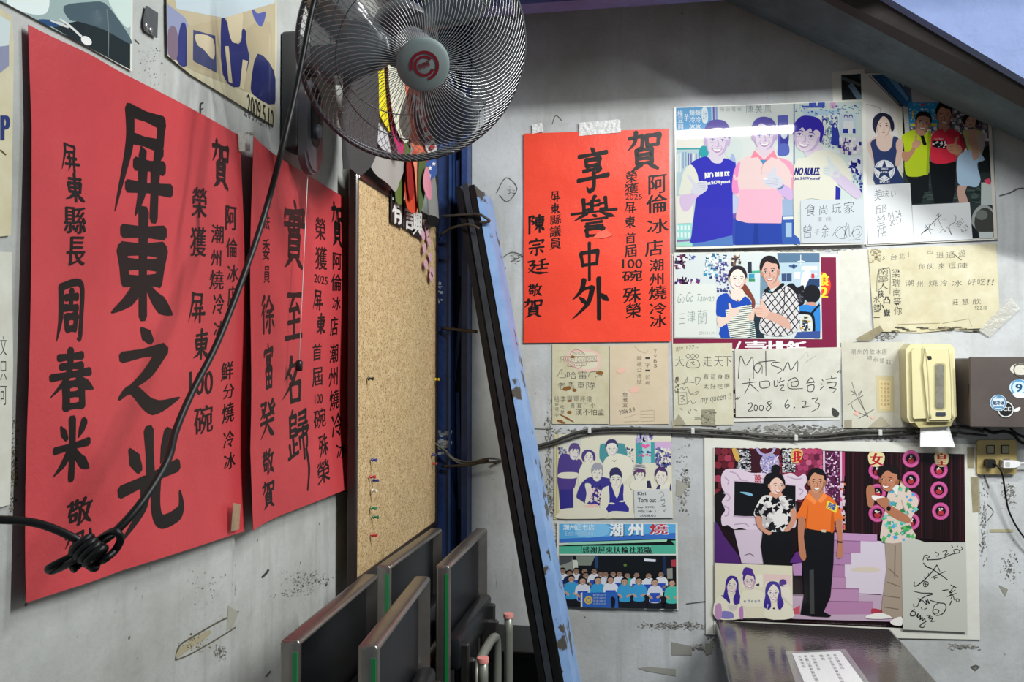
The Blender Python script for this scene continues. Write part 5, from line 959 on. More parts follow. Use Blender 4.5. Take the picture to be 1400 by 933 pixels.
p = Pic(S, 180, 0, 260 / 1277, gloss=.08); p.poly('b9ac8e', '236,-600 240,365 400,470 960,690 965,-100', False); p.poly('8f95b0', '232,20 360,120 380,170 365,440 240,365', False); p.poly('3b3f74', '320,200 345,150 368,200 370,440 300,400'); p.poly('7c6a78', '245,200 290,180 310,260 300,400 245,360'); p.poly('b4a687', '370,180 620,120 600,500 370,440', False); p.poly('4a4e70', '412,200 560,240 570,490 420,415 410,400', False); p.poly('cabb9e', '430,230 545,260 550,400 480,330 440,300'); p.poly('34376c', '600,130 640,150 700,290 735,270 740,200 770,220 790,400 720,585 610,500'); p.poly('cdbf9e', '640,60 740,60 735,240 700,290 660,250'); p.poly('cdbf9e', '625,310 650,310 675,560 650,550', False); p.poly('cdbf9e', '745,400 780,410 750,600 725,590', False); p.poly('b2a486', '770,200 930,150 930,460 850,380 800,400'); p.poly('2b2f5e', '845,360 955,480 960,700 820,640 800,560'); p.poly('59609a', '800,20 840,90 900,80 870,180 820,120'); p.poly('bcc8cc', '232,-300 960,-300 960,20 620,120 300,60', False)  # pale band across the top is painted-in glare
p.done('picture', o, [(228, 76), (262, 102), (300, 125), (376, 172), (378, -40), (227, -138)])
k = Ink(S, .0012); k.type('2009.5.10', 338, 140, 374, 166, bold=.0); k.done('lettering', PEN, o)
for lab, q, m in (('old bent photo sheet at the left frame edge beside the large red poster', [(-60, -30), (16, 22), (19, 60), (17, 200), (15, 322), (-60, 330)], OLDCARD), ('yellowed note hanging under the bent photo sheet at the left frame edge', [(-60, 342), (16, 345), (18, 500), (14, 690), (-60, 712)], GREYCARD)):
    S = Sheet('left', .004); o = paper('photo_print' if m is OLDCARD else 'handwritten_note', S, q, m); tag(o, lab, 'photo' if m is OLDCARD else 'note', 'sheets at the left frame edge')
    p = Pic(S, 0, 0, 1)
    if m is OLDCARD: p.poly('c9d4d4', '-50,-10 14,30 12,60 -50,100', False); p.poly('8a8ea6', '-50,70 12,62 12,90 -50,140', False); p.type('2e3a70', 'P', 2, 158, 12, 192, bold=.05); p.line('5c5030', 2, '0,205 8,212', n=1)
    else:
        for i, t in enumerate('文只可'): p.type('3c3d3a', t, 0, 460 + i * 34, 9, 486 + i * 34)
    p.done('picture', o)
# bracket
STEEL = mat('grey_steel', '8f9092', 0.35, 0.7, noise=(20, '747577', .5)); DSTEEL = mat('dark_steel', '3a3938', 0.45, 0.6, noise=(14, '2a2625', .6))
q = [on_x(*a, XL + .004) for a in ((195, 30), (199, 8), (214, 18), (213, 52), (197, 42))]
o = finish('wall_bracket', prism(q, (.003, 0, 0)), STEEL); tag(o, 'small bent steel bracket with two screw holes, between the two upper photos', 'bracket')
bm = bmesh.new()
for a in ((200, 35), (206, 41)): lathe(bm, [(0, .002), (.004, .002), (.005, 0)], Matrix.Translation(on_x(*a, XL + .0075)) @ Matrix.Rotation(math.pi / 2, 4, 'Y'), 10)
finish('screw', bm, mat('screw_head', 'c9c9c6', .3, .8), o)

# --- wall fan
PLAS = mat('grey_plastic', '4a4a4c', 0.45, noise=(8, '3e3e40', .5)); PLAS2 = mat('silver_plastic', '6c6c71', 0.3, .3); PLASD = mat('dark_plastic', '1c1c1e', 0.35)
fan = thing('wall_fan', 'large grey wall fan with a wire cage and a red emblem on its hub', 'fan', (-0.81, 1.775, 2.25))
finish('mount', box_bm((-.809, 1.725, 2.14), (-.768, 1.80, 2.40), .008, 3), PLAS, fan, True, 40)
def capsule(y0, y1, z0, z1, x, n=14):
    r = (y1 - y0) / 2; cy = (y0 + y1) / 2
    return [Vector((x, cy + r * math.cos(a), z0 + r + r * math.sin(a))) for a in [math.pi + math.pi * i / n for i in range(n + 1)]] + [Vector((x, cy + r * math.cos(a), z1 - r + r * math.sin(a))) for a in [math.pi * i / n for i in range(n + 1)]]
bm = prism(capsule(1.728, 1.812, 2.09, 2.30, -.768), (.022, 0, 0)); bmesh.ops.bevel(bm, geom=[e for e in bm.edges if all(abs(v.co.x + .746) < 1e-4 for v in e.verts)], offset=.006, segments=3, affect='EDGES'); ctl = finish('control_panel', bm, PLAS2, fan, True, 35)
finish('dark_window', prism(capsule(1.745, 1.795, 2.15, 2.285, -.7465), (.002, 0, 0)), PLASD, ctl)
bm = lathe(bmesh.new(), [(.016, 0), (.016, .008), (.012, .013), (0, .014)], Matrix.Translation((-.7445, 1.77, 2.185)) @ Matrix.Rotation(math.pi / 2, 4, 'Y'), 20); finish('knob', bm, PLAS2, ctl, True, 35)
FC = at_depth(566, 68, 1.60); bk_ = (CAM - FC).normalized(); rt = CM @ Vector((1, 0, 0)); upv = CM @ Vector((0, 1, 0))
ax = (bk_ + math.tan(math.radians(19)) * (0.53 * rt - 0.85 * upv)).normalized()
fx = rt - ax * rt.dot(ax); fx.normalize(); fy = ax.cross(fx)
FM = Matrix(((fx.x, fy.x, ax.x, FC.x), (fx.y, fy.y, ax.y, FC.y), (fx.z, fy.z, ax.z, FC.z), (0, 0, 0, 1)))
CHROME = mat('chromed_wire', 'b8b9ba', 0.32, 0.6); WIRED = mat('dark_wire', '47474a', 0.4, 0.4)
RAD = .2155
def wires(n, prof, twist, r, seg=4, m=10):
    bm = bmesh.new()
    for i in range(n):
        a = 2 * math.pi * i / n; pts = []
        for k in range(m + 1):
            u = k / m; rr, z = prof(u); t = a + twist * u * u; pts.append(FM @ Vector((rr * math.cos(t), rr * math.sin(t), z)))
        add_tube(bm, pts, r, seg, cap=False)
    return bm
front = lambda u: (.046 + (RAD - .046) * u, .012 + .092 * (1 - u ** 2.4)); rear = lambda u: (.070 + (RAD - .070) * u, -.012 - .080 * (1 - u ** 2.6))
def hoop(r, z, th, n=72, seg=8): return add_tube(bmesh.new(), [FM @ Vector((r * math.cos(2 * math.pi * i / n), r * math.sin(2 * math.pi * i / n), z)) for i in range(n)], th, seg, closed=True)
fg = finish('front_guard', wires(104, front, .62, .00062), CHROME, fan, True); rg = finish('rear_guard', wires(84, rear, -.5, .00065), WIRED, fan, True)
finish('rim', hoop(RAD, .006, .0048), WIRED, fan, True); finish('rear_rim', hoop(RAD - .001, -.010, .0035), WIRED, fan, True)
finish('stiffening_ring', hoop(.152, front((.152 - .046) / (RAD - .046))[1] - .001, .0011, seg=5), WIRED, fg, True); finish('stiffening_ring', hoop(.150, rear((.150 - .07) / (RAD - .07))[1] + .001, .0013, seg=5), WIRED, rg, True)
hubm = mat('hub_plastic', '7d8a88', 0.35); hub = finish('hub_cap', lathe(bmesh.new(), [(.0475, .098), (.0485, .104), (.047, .112), (.041, .1155), (0, .116)], FM, 40), hubm, fan, True, 40)
bm = bmesh.new(); rnd = random.Random(3)
def flat(bm, pts, z):
    try: bm.faces.new([bm.verts.new(FM @ Vector((x, y, z))) for x, y in pts])
    except ValueError: pass
def arc(bm, cx, cy, r0, r1, a0, a1, z, n=22):
    for i in range(n):
        a, b = a0 + (a1 - a0) * i / n, a0 + (a1 - a0) * (i + 1) / n
        flat(bm, [(cx + r0 * math.cos(a), cy + r0 * math.sin(a)), (cx + r1 * math.cos(a), cy + r1 * math.sin(a)), (cx + r1 * math.cos(b), cy + r1 * math.sin(b)), (cx + r0 * math.cos(b), cy + r0 * math.sin(b))], z)
arc(bm, 0, 0, .0215, .0270, -1.3, 3.4, .1166); arc(bm, 0, 0, .0140, .0190, .7, 5.9, .1166)
for k, (x0, y0, x1, y1) in enumerate(((-.0104, -.0028, -.004, .0055), (-.0026, -.0024, .003, .0060), (.0046, -.0018, .0104, .0066))):
    c, s_ = math.cos(.25), math.sin(.25); h = lambda a, b, e, f: flat(bm, [(x * c - y * s_, x * s_ + y * c) for x, y in ((a, b), (e, b), (e, f), (a, f))], .1167)
    w_ = .0015; h(x0, y0, x0 + w_, y1); h(x1 - w_, y0, x1, y1); h(x0, y1 - w_, x1, y1); h(x0, (y0 + y1) / 2 - w_ / 2, x1, (y0 + y1) / 2 + w_ / 2); h((x0 + x1) / 2 - w_ / 2, y0 - .002, (x0 + x1) / 2 + w_ / 2, y1)
finish('emblem', bm, mat('emblem_red', '7c1a2a', .4), hub)
blade_m = mat('smoky_blade', '5d6468', 0.18, alpha=0.62, noise=(6, '42474b', .6)); spin = finish('spinner', lathe(bmesh.new(), [(.036, -.03), (.040, .03), (.034, .055), (.018, .068), (0, .071)], FM, 28), mat('spinner_plastic', '7a7a7c', .25), fan, True, 40)
for b in range(3):
    bm = bmesh.new(); rows = []; a0 = math.radians((168, 52, 286)[b])
    for i in range(9):
        u = i / 8; r = .036 + .158 * u; half = (.26 + .50 * math.sin(math.pi * min(1, u * .75 + .12))) * (1 if u < .95 else .85); row = []
        for k in range(7):
            v = k / 6 - .5; t = a0 + v * 2 * half * (.62 + .2 * u); row.append(bm.verts.new(FM @ Vector((r * math.cos(t), r * math.sin(t), .006 + .042 * v + .008 * math.sin(math.pi * u)))))
        rows.append(row)
    for A, B in zip(rows, rows[1:]):
        for k in range(6): bm.faces.new((A[k], A[k + 1], B[k + 1], B[k])).smooth = True
    r_ = bmesh.ops.extrude_face_region(bm, geom=bm.faces[:])
    for v in r_['geom']:
        if isinstance(v, bmesh.types.BMVert): v.co -= ax * .0015
    finish('blade', bm, blade_m, fan, True)
finish('motor', lathe(bmesh.new(), [(0, -.21), (.035, -.208), (.055, -.19), (.062, -.15), (.064, -.095), (.058, -.088), (0, -.086)], FM, 32), PLAS, fan, True, 45)
m0 = FM @ Vector((0, 0, -.15)); arm0 = Vector((-.782, 1.775, 2.345))
bm = add_tube(bmesh.new(), spline([arm0, arm0 + Vector((.09, .01, .005)), (arm0 + m0) / 2 + Vector((.03, .03, -.02)), m0 + Vector((-.02, 0, -.02)), m0], 5), [.034] * 8 + [.03] * 13, 12); finish('arm', bm, PLAS, fan, True, 45)
cordm = mat('white_cord', 'e4e2dc', .7); c0 = Vector((-.765, 1.775, 2.092)); q = on_x(409, 493, -.765); pc = finish('pull_cord', tube_bm([c0, (c0 + q) / 2, q], .0008, 6), cordm, fan)
finish('cord_bob', lathe(bmesh.new(), [(0, -.024), (.007, -.023), (.008, -.004), (.005, 0), (0, .001)], Matrix.Translation(q), 12), PLASD, pc, True)
# --- black cable hanging from the fan to a tied bundle
BLACK = mat('black_cable', '0c0c0d', 0.45, spec=.35)
path = [(440, -30, 1.50), (428, 6, 1.48), (415, 70, 1.46), (403, 130, 1.45), (385, 205, 1.43), (366, 278, 1.44), (344, 347, 1.38), (300, 462, 1.28), (262, 538, 1.2), (240, 590, 1.14), (229, 630, 1.09), (196, 684, 1.04), (158, 727, 1.01), (124, 750, 1.0)]
cab = finish('power_cable', tube_bm(spline([at_depth(*a) for a in path], 6), .0052, 10), BLACK, None, True); tag(cab, 'black power cable hanging from the fan across the red posters, tied in a bundle', 'cable')
left = [(124, 750, 1.0), (105, 738, .99), (70, 722, .985), (40, 714, .98), (0, 711, .97), (-60, 712, .96)]; finish('cable_tail', tube_bm(spline([at_depth(*a) for a in left], 6), .0050, 10), BLACK, cab, True)
for lp in ([(124, 748), (100, 760), (72, 774), (66, 779), (74, 780), (100, 768), (126, 754)], [(122, 750), (140, 735), (157, 727), (165, 737), (158, 752), (146, 763), (137, 767), (130, 758)], [(126, 752), (132, 766), (130, 777), (122, 774), (117, 764), (122, 752)], [(124, 752), (112, 768), (99, 780)]):
    finish('bundle_loop', tube_bm(spline([at_depth(x, y, .99 + .006 * math.sin(i * 2.1)) for i, (x, y) in enumerate(lp)], 6), .0046, 9), BLACK, cab, True)
k0 = at_depth(124, 752, .985); bm = bmesh.new()
for i in range(4): add_tube(bm, [k0 + Vector((.0105 * math.cos(t) + .006 * (i - 1.5), -.004 + .010 * math.sin(t), .010 * math.cos(t) - .004 * (i - 1.5))) for t in [2 * math.pi * j / 14 for j in range(14)]], .0042, 8, closed=True)
add_tube(bm, [k0 + Vector((0, 0, .012)), k0 + Vector((.002, -.004, .026))], .0015, 6); finish('cable_tie', bm, BLACK, cab, True)

# ------------------------------------------------------------------ cork board, its pins and what hangs above it
def speckle(name, a, b, c):
    m = mat(name, a, .8, noise=(46, b, .35)); nt = m.node_tree; bs = nt.nodes['Principled BSDF']; tc = [n for n in nt.nodes if n.type == 'TEX_COORD'][0]
    v = nt.nodes.new('ShaderNodeTexNoise'); v.inputs['Scale'].default_value = 210; v.inputs['Detail'].default_value = 3; r = nt.nodes.new('ShaderNodeMapRange'); r.inputs[1].default_value = .52; r.inputs[2].default_value = .66
    mx = nt.nodes.new('ShaderNodeMix'); mx.data_type = 'RGBA'; src = bs.inputs['Base Color'].links[0].from_socket
    nt.links.new(tc.outputs['Object'], v.inputs[0]); nt.links.new(v.outputs[0], r.inputs[0]); nt.links.new(r.outputs[0], mx.inputs[0]); nt.links.new(src, mx.inputs[6]); mx.inputs[7].default_value = lin(c); nt.links.new(mx.outputs[2], bs.inputs['Base Color'])
    bp = nt.nodes.new('ShaderNodeBump'); bp.inputs['Strength'].default_value = .4; bp.inputs['Distance'].default_value = .003; nt.links.new(v.outputs[0], bp.inputs['Height']); nt.links.new(bp.outputs[0], bs.inputs['Normal']); return m
XB = -.75; yb0, yb1, zb0, zb1 = 2.068, 2.86, 1.115, 2.145
board = finish('cork_board', box_bm((XB - .022, yb0, zb0), (XB - .006, yb1, zb1)), speckle('particle_board', 'd4bb8e', 'b79869', '77593a')); tag(board, 'tall bare particle board pinboard in a dark brown frame, under the pennants', 'pinboard')
WOODD = mat('dark_brown_wood', '2b1a14', .4, noise=(18, '1a0f0b', .6), coat=.2)
for lo, hi in (((XB - .024, yb0 - .016, zb0 - .022), (XB, yb0, zb1 + .022)), ((XB - .024, yb1, zb0 - .022), (XB, yb1 + .02, zb1 + .022)), ((XB - .024, yb0, zb1), (XB, yb1, zb1 + .022)), ((XB - .024, yb0, zb0 - .022), (XB, yb1, zb0))): finish('frame_rail', box_bm(lo, hi, .003, 1), WOODD, board)
pinp = None
for px_, py_, c, w_ in ((501, 518, '141414', 'black pushpin high at the left side of the board'), (593, 519, 'e0c020', 'yellow pushpin at the right edge of the board'), (506, 629, '2a3a8a', 'dark blue pushpin low at the left side of the board'), (504, 652, 'b02a3a', 'red pushpin touching a blue one on the board'), (508, 657, '28307c', 'blue pushpin touching a red one on the board'), (506, 671, 'd8d4c4', 'white pushpin on the lower left of the board'), (505, 695, '2f7a50', 'upper one of the two green pushpins'), (508, 707, '1f6a4a', 'lower one of the two green pushpins'), (506, 732, 'b82030', 'red pushpin lowest at the left side of the board'), (589, 622, '2a2f6c', 'blue pushpin low at the right edge of the board'), (590, 634, 'b04a3a', 'red pushpin low at the right edge of the board')):
    pos = on_x(px_, py_, XB - .006)
    if pinp is None:
        bm = lathe(bmesh.new(), [(.0005, 0), (.0008, .006), (.005, .006), (.005, .008), (.0028, .010), (.0032, .017), (.0048, .019), (.0045, .021), (0, .0215)], Matrix.Rotation(math.pi / 2, 4, 'Y') @ Matrix.Rotation(.25, 4, 'X'), 12); pinp = finish('pushpin', bm, mat('pin_' + c, c, .3), None, True, 40); o = pinp
    else:
        o = pinp.copy(); o.data = pinp.data.copy(); o.data.materials[0] = mat('pin_' + c, c, .3); COL.objects.link(o)
    o.location = pos; tag(o, w_, 'pushpin', 'pushpins on the board')
# wooden rail with hanging pennants
rail = finish('wall_rail', box_bm((XL + .001, 1.86, 2.51), (-.775, 2.88, 2.56), .003, 1), mat('brown_wood', '6b4c35', .5, noise=(14, '4f3624', .6))); tag(rail, 'brown wooden rail on the left wall behind the fan, carrying the pennants', 'rail')
SX = XB + .004
def cloth(name, label, col, pts, x, parent=None, wave=.006, ph=0.0, rough=.7, cat='pennant', group='pennants behind the fan', extra=None):
    q = [on_x(a, b, x) for a, b in pts]; bm = bmesh.new(); bm.faces.new([bm.verts.new(v) for v in spline(q, 3, True)]); bmesh.ops.triangulate(bm, faces=bm.faces[:])
    s = Sheet('left', x - XL, lambda p: wave * math.sin(42 * p[0] + 9 * p[1] + ph)); cut_grid(bm, s, .025); drape(bm, s)
    r_ = bmesh.ops.extrude_face_region(bm, geom=bm.faces[:])
    for v in r_['geom']:
        if isinstance(v, bmesh.types.BMVert): v.co.x -= .0012
    o = finish(name, bm, mat('cloth_' + col, col, rough, noise=(30, col, .5), spec=.2), parent, True, 50)
    if label: tag(o, label, cat, group)
    return o
for i, (lab, col, pts) in enumerate((
    ('charcoal pennant hanging nearest the camera, over the board corner', '3c3b3b', [(474, 40), (512, 46), (520, 150), (512, 215), (495, 240), (478, 230), (470, 214)]),
    ('light grey pennant with a long point, right of the charcoal one', '9a9590', [(506, 190), (530, 200), (551, 222), (546, 250), (541, 262), (524, 246), (504, 226)]),
    ('pale silver pennant half hidden behind the fan cage', 'b4b2b4', [(498, 110), (520, 118), (549, 206), (538, 212), (515, 192)]),
    ('bright yellow pennant seen through the fan cage', 'd8c81e', [(512, 50), (527, 60), (536, 110), (546, 172), (536, 182), (520, 160), (513, 110)]),
    ('thin magenta pennant beside the yellow one', 'b02860', [(529, 70), (536, 76), (547, 150), (551, 208), (543, 204), (534, 150)]),
    ('off white pennant beside the magenta one', 'c4c2b0', [(532, 60), (546, 66), (562, 182), (547, 190), (536, 140)]),
    ('olive green ribbon hanging straight below the fan', '5c6a34', [(546, 186), (560, 188), (558, 240), (552, 270), (546, 280), (541, 264)]),
    ('coral pennant seen through the fan cage', 'd2674a', [(549, 80), (564, 90), (588, 200), (568, 212), (556, 170)]),
    ('orange red pennant ending in a long point over the board', 'c04428', [(560, 212), (574, 214), (578, 262), (567, 292), (555, 272)]),
    ('salmon fold lying over the orange red pennant', 'e08a6c', [(562, 216), (571, 217), (580, 246), (578, 276), (569, 290), (574, 262)]),
    ('dark green ribbon right of the orange red pennant', '4d6038', [(575, 214), (581, 215), (581, 262), (577, 290), (573, 280)]),
    ('pink pennant with grey writing near the blue column', 'c88494', [(582, 228), (588, 240), (592, 268), (584, 272), (579, 250)]),
    ('grey ribbon with a black tip beside the blue column', '8c8a86', [(587, 232), (593, 236), (600, 300), (588, 296)]))):
    o = cloth('pennant', lab, col, pts, SX + .010 + .009 * (i % 6) + (.06 if i == 0 else 0), ph=i * 1.3, wave=.003)
    if i == 12: cloth('dark_tip', None, '151515', [(586, 294), (599, 298), (601, 304), (592, 310), (586, 306)], SX + .022, o, .001)
    if i == 8: cloth('lining', None, '8a1f1a', [(556, 226), (561, 218), (566, 262), (560, 272)], SX + .034, o, .001)
o = cloth('pennant', 'red and white striped streamer hanging from the hub downward', 'c8c4c2', [(566, 132), (572, 136), (586, 176), (596, 206), (588, 210), (578, 184)], SX + .034)
for i in range(6): cloth('red_stripe', None, 'a02430', [(567 + i * 4.3, 139 + i * 12), (572 + i * 4.2, 137 + i * 12), (574 + i * 4.2, 142 + i * 12), (569 + i * 4.2, 145 + i * 12)], SX + .0395, o, .0)
o = cloth('pennant', 'small flag with a blue field and white stars, under the fan rim', '3a5a9c', [(581, 216), (594, 212), (598, 236), (588, 246), (583, 238)], SX + .030, wave=0)
q = Sheet('left', SX + .0315 - XL); p = Pic(q, 0, 0, 1, gloss=.6); p.line('c8c4c4', 2.5, '581,218 590,211', n=1); p.line('a02a38', 2.5, '582,221 593,213', n=1)
for x, y in ((588, 230), (593, 224), (587, 240)): p.poly('e8e8ea', [(x + (3.2 if i % 2 == 0 else 1.3) * math.cos(i * .628 - 1.57), y + (3.6 if i % 2 == 0 else 1.5) * math.sin(i * .628 - 1.57)) for i in range(10)], False)
p.done('stars', o)
for i, (t, x0, y0, x1, y1) in enumerate((('有', 537, 266, 550, 306), ('言', 554, 282, 566, 314), ('興', 565, 290, 577, 322))):
    s = Sheet('left', XB + .004 - XL); k = Ink(s); k.type(t, x0, y0, x1, y1, bold=.07); u, v, w_, h_ = k.box(x0, y0, x1, y1)
    bm = box_bm((XB, u - w_ * .62, v - h_ * .56), (XB + .003, u + w_ * .62, v + h_ * .56), .002, 1); o = finish('letter_cutout', bm, mat('black_card', '1b1a1a', .5)); tag(o, ('first white edged character cutout under the grey pennant', 'middle white edged character cutout over the board top', 'last white edged character cutout beside the pink petals')[i], 'sign', 'character cutouts on the board'); k.done('lettering', mat('white_card', 'd8d6d0', .5), o)
o = thing('paper_garland', 'string of pink paper petals down the right edge of the board', 'garland', tuple(on_x(585, 350, XB)))
for x, y in ((582, 308), (578, 322), (586, 330), (580, 340), (588, 352), (582, 362), (590, 372), (584, 318), (589, 379)):
    c = on_x(x, y, XB + .006); a = random.uniform(-.5, .5)
    finish('petal', prism([c + Vector((0, .022 * math.cos(t) * math.cos(a), .017 * math.sin(t) + .012 * math.cos(t) * math.sin(a))) for t in [2 * math.pi * j / 9 for j in range(9)]], (.002, 0, 0)), mat('petal_pink', 'cf9fae', .6), o)

# ------------------------------------------------------------------ blue lattice column, rods, leaning steel sections
BLUE = mat('blue_column_paint', '28447e', .45, noise=(9, '16264e', .6), bump=(40, .3)); BLUE2 = mat('blue_edge_paint', '2c4a80', .45, noise=(22, '1b3058', .6))
def bar(p, q, wv, hv):
    """rectangular bar from p to q, half extents given as vectors"""
    p, q, wv, hv = Vector(p), Vector(q), Vector(wv), Vector(hv); bm = bmesh.new()
    a = [bm.verts.new(p + s * wv + t * hv) for s, t in ((-1, -1), (1, -1), (1, 1), (-1, 1))]; b = [bm.verts.new(q + s * wv + t * hv) for s, t in ((-1, -1), (1, -1), (1, 1), (-1, 1))]
    bm.faces.new(a); bm.faces.new(b[::-1])
    for i in range(4): bm.faces.new((a[i], b[i], b[(i + 1) % 4], a[(i + 1) % 4]))
    return bm
cx = lambda px, y: on_y(px, 495, y).x
x0, x1, x2, x3 = cx(598, 2.9), cx(617, 2.9), cx(628, 2.9), cx(637, 2.9)
col = finish('steel_column', box_bm((x0, 2.905, 0), (x1, 2.915, 3.25), .001, 1), BLUE); col['kind'] = 'structure'
finish('flange', box_bm((x1 - .006, 2.885, 0), (x1, 2.985, 3.25)), BLUE2, col); finish('flange', box_bm((x2, 2.925, 0), (x3, 2.985, 3.25), .001, 1), BLUE, col); finish('web', box_bm((x0, 2.987, 0), (x3, 2.995, 3.25)), mat('column_back', '0b142c', .6), col)
for i in range(7):
    z = .3 + i * .42; a, b = (x1, x2) if i % 2 else (x2, x1); finish('lacing_bar', bar((a - .01, 2.96, z), (b + .01, 2.955, z + .42), (.007, 0, .002), (0, .003, 0)), BLUE, col)
paintp = Pic(Sheet('back', 3.0 - 2.9045), 0, 0, 1); paintp.specks(['b9bcbc', '8f9496'], 46, 598, 590, 616, 622, 5, 4, R); paintp.specks(['b9bcbc'], 10, 598, 385, 604, 420, 3, 3, R); paintp.done('paint_flake', col)
ROD = mat('rusty_rod', '55504a', .5, .5, noise=(30, '3a2f28', .6))
def rod(name, label, pts, r, y=None, group=None, cat='rod', m=None):
    o = finish(name, tube_bm(spline([on_y(a, b, c) for a, b, c in pts], 5), r, 8), m or ROD, None, True); tag(o, label, cat, group); return o
rod('steel_hook', 'bent steel rod hook on the blue column, around the tops of the leaning sections', [(603, 296, 2.89), (610, 295.5, 2.80), (618, 295, 2.78), (652, 293, 2.76), (664, 298, 2.755), (669, 303, 2.76), (655, 304, 2.76)], .0045, group='rods welded to the column')
rod('steel_hook', 'lower slanting rod hook just under the bent one', [(602, 322, 2.89), (609, 317, 2.80), (617, 312, 2.77), (638, 307, 2.745), (648, 309, 2.74), (655, 313, 2.74)], .0045, group='rods welded to the column')
rod('steel_rod', 'short straight rod sticking out of the column at mid height', [(604, 449, 2.89), (625, 451, 2.86), (652, 454, 2.83)], .0055, group='rods welded to the column')
rod('steel_rod', 'rusty rod low on the column beside the grey cables', [(604, 638, 2.89), (640, 636, 2.86), (668, 630, 2.84)], .005, group='rods welded to the column')
o = rod('grey_cable', 'pair of grey cables leaving the column towards the leaning sections', [(594, 606, 2.86), (608, 616, 2.87), (622, 628, 2.88), (645, 632, 2.88), (668, 627, 2.88), (692, 630, 2.95)], .0035, cat='cable', m=mat('grey_cable_skin', '6a675f', .5))
finish('second_cable', tube_bm(spline([on_y(a, b, 2.875) for a, b in ((598, 608), (612, 622), (630, 634), (655, 634), (680, 631))], 5), .0032, 8), mat('grey_cable_skin', '6a675f', .5), o, True)
# leaning sections: each its own bar from the floor to the hook
def lean(label, top, low, y, w, d, m, name='steel_section', lip=.0):
    p, q = on_y(*top, y), on_y(*low, y - .30); t = p + (q - p) * (p.z / (p.z - q.z)); dirv = (p - t).normalized(); wv = Vector((dirv.z, 0, -dirv.x)).normalized(); dv = Vector((0, 1, 0)); bm = bmesh.new()
    th = .004; sec = [(0, 0), (w, 0), (w, d), (w - th, d), (w - th, th), (th, th), (th, d * .8), (0, d * .8)]        # open channel section
    a = [bm.verts.new(t + wv * u + dv * v) for u, v in sec]; b = [bm.verts.new(p + wv * u + dv * v + dirv * lip * (u / w)) for u, v in sec]
    n = len(sec); bm.faces.new(a); bm.faces.new(b[::-1])
    for i in range(n): bm.faces.new((a[i], b[i], b[(i + 1) % n], a[(i + 1) % n]))
    o = finish(name, bm, m); tag(o, label, 'steel bar', 'steel sections leaning in the corner'); return o
DARKS = mat('dark_section_steel', '1c1b1c', .35, .5, noise=(10, '0f0e0f', .5)); MIDS = mat('scuffed_section_steel', '4a4f56', .4, .5, noise=(16, '23252a', .6)); 
wornblue = mat('worn_blue_paint', '8fb0dc', .5, noise=(9, '6f90c0', .5)); nt = wornblue.node_tree; bs = nt.nodes['Principled BSDF']; tcn = [n for n in nt.nodes if n.type == 'TEX_COORD'][0]
n3 = nt.nodes.new('ShaderNodeTexNoise'); n3.inputs['Scale'].default_value = 13; n3.inputs['Detail'].default_value = 7; mr = nt.nodes.new('ShaderNodeMapRange'); mr.inputs[1].default_value = .60; mr.inputs[2].default_value = .63; mx = nt.nodes.new('ShaderNodeMix'); mx.data_type = 'RGBA'
nt.links.new(tcn.outputs['Object'], n3.inputs[0]); nt.links.new(n3.outputs[0], mr.inputs[0]); nt.links.new(mr.outputs[0], mx.inputs[0]); nt.links.new(bs.inputs['Base Color'].links[0].from_socket, mx.inputs[6]); mx.inputs[7].default_value = lin('4f4a44'); nt.links.new(mx.outputs[2], bs.inputs['Base Color'])
lean('dark steel section leaning leftmost in the corner bundle', (622, 256), (737, 933), 2.80, .019, .15, DARKS)
lean('second dark steel section from the left in the corner bundle', (632, 252), (747, 933), 2.80, .019, .15, MIDS)
lean('third steel section from the left, between the scuffed one and the blue one', (641, 254), (758, 933), 2.80, .019, .15, DARKS)
lean('worn pale blue steel section leaning rightmost in the corner bundle', (650, 258), (771, 933), 2.80, .027, .15, wornblue, lip=-.02)

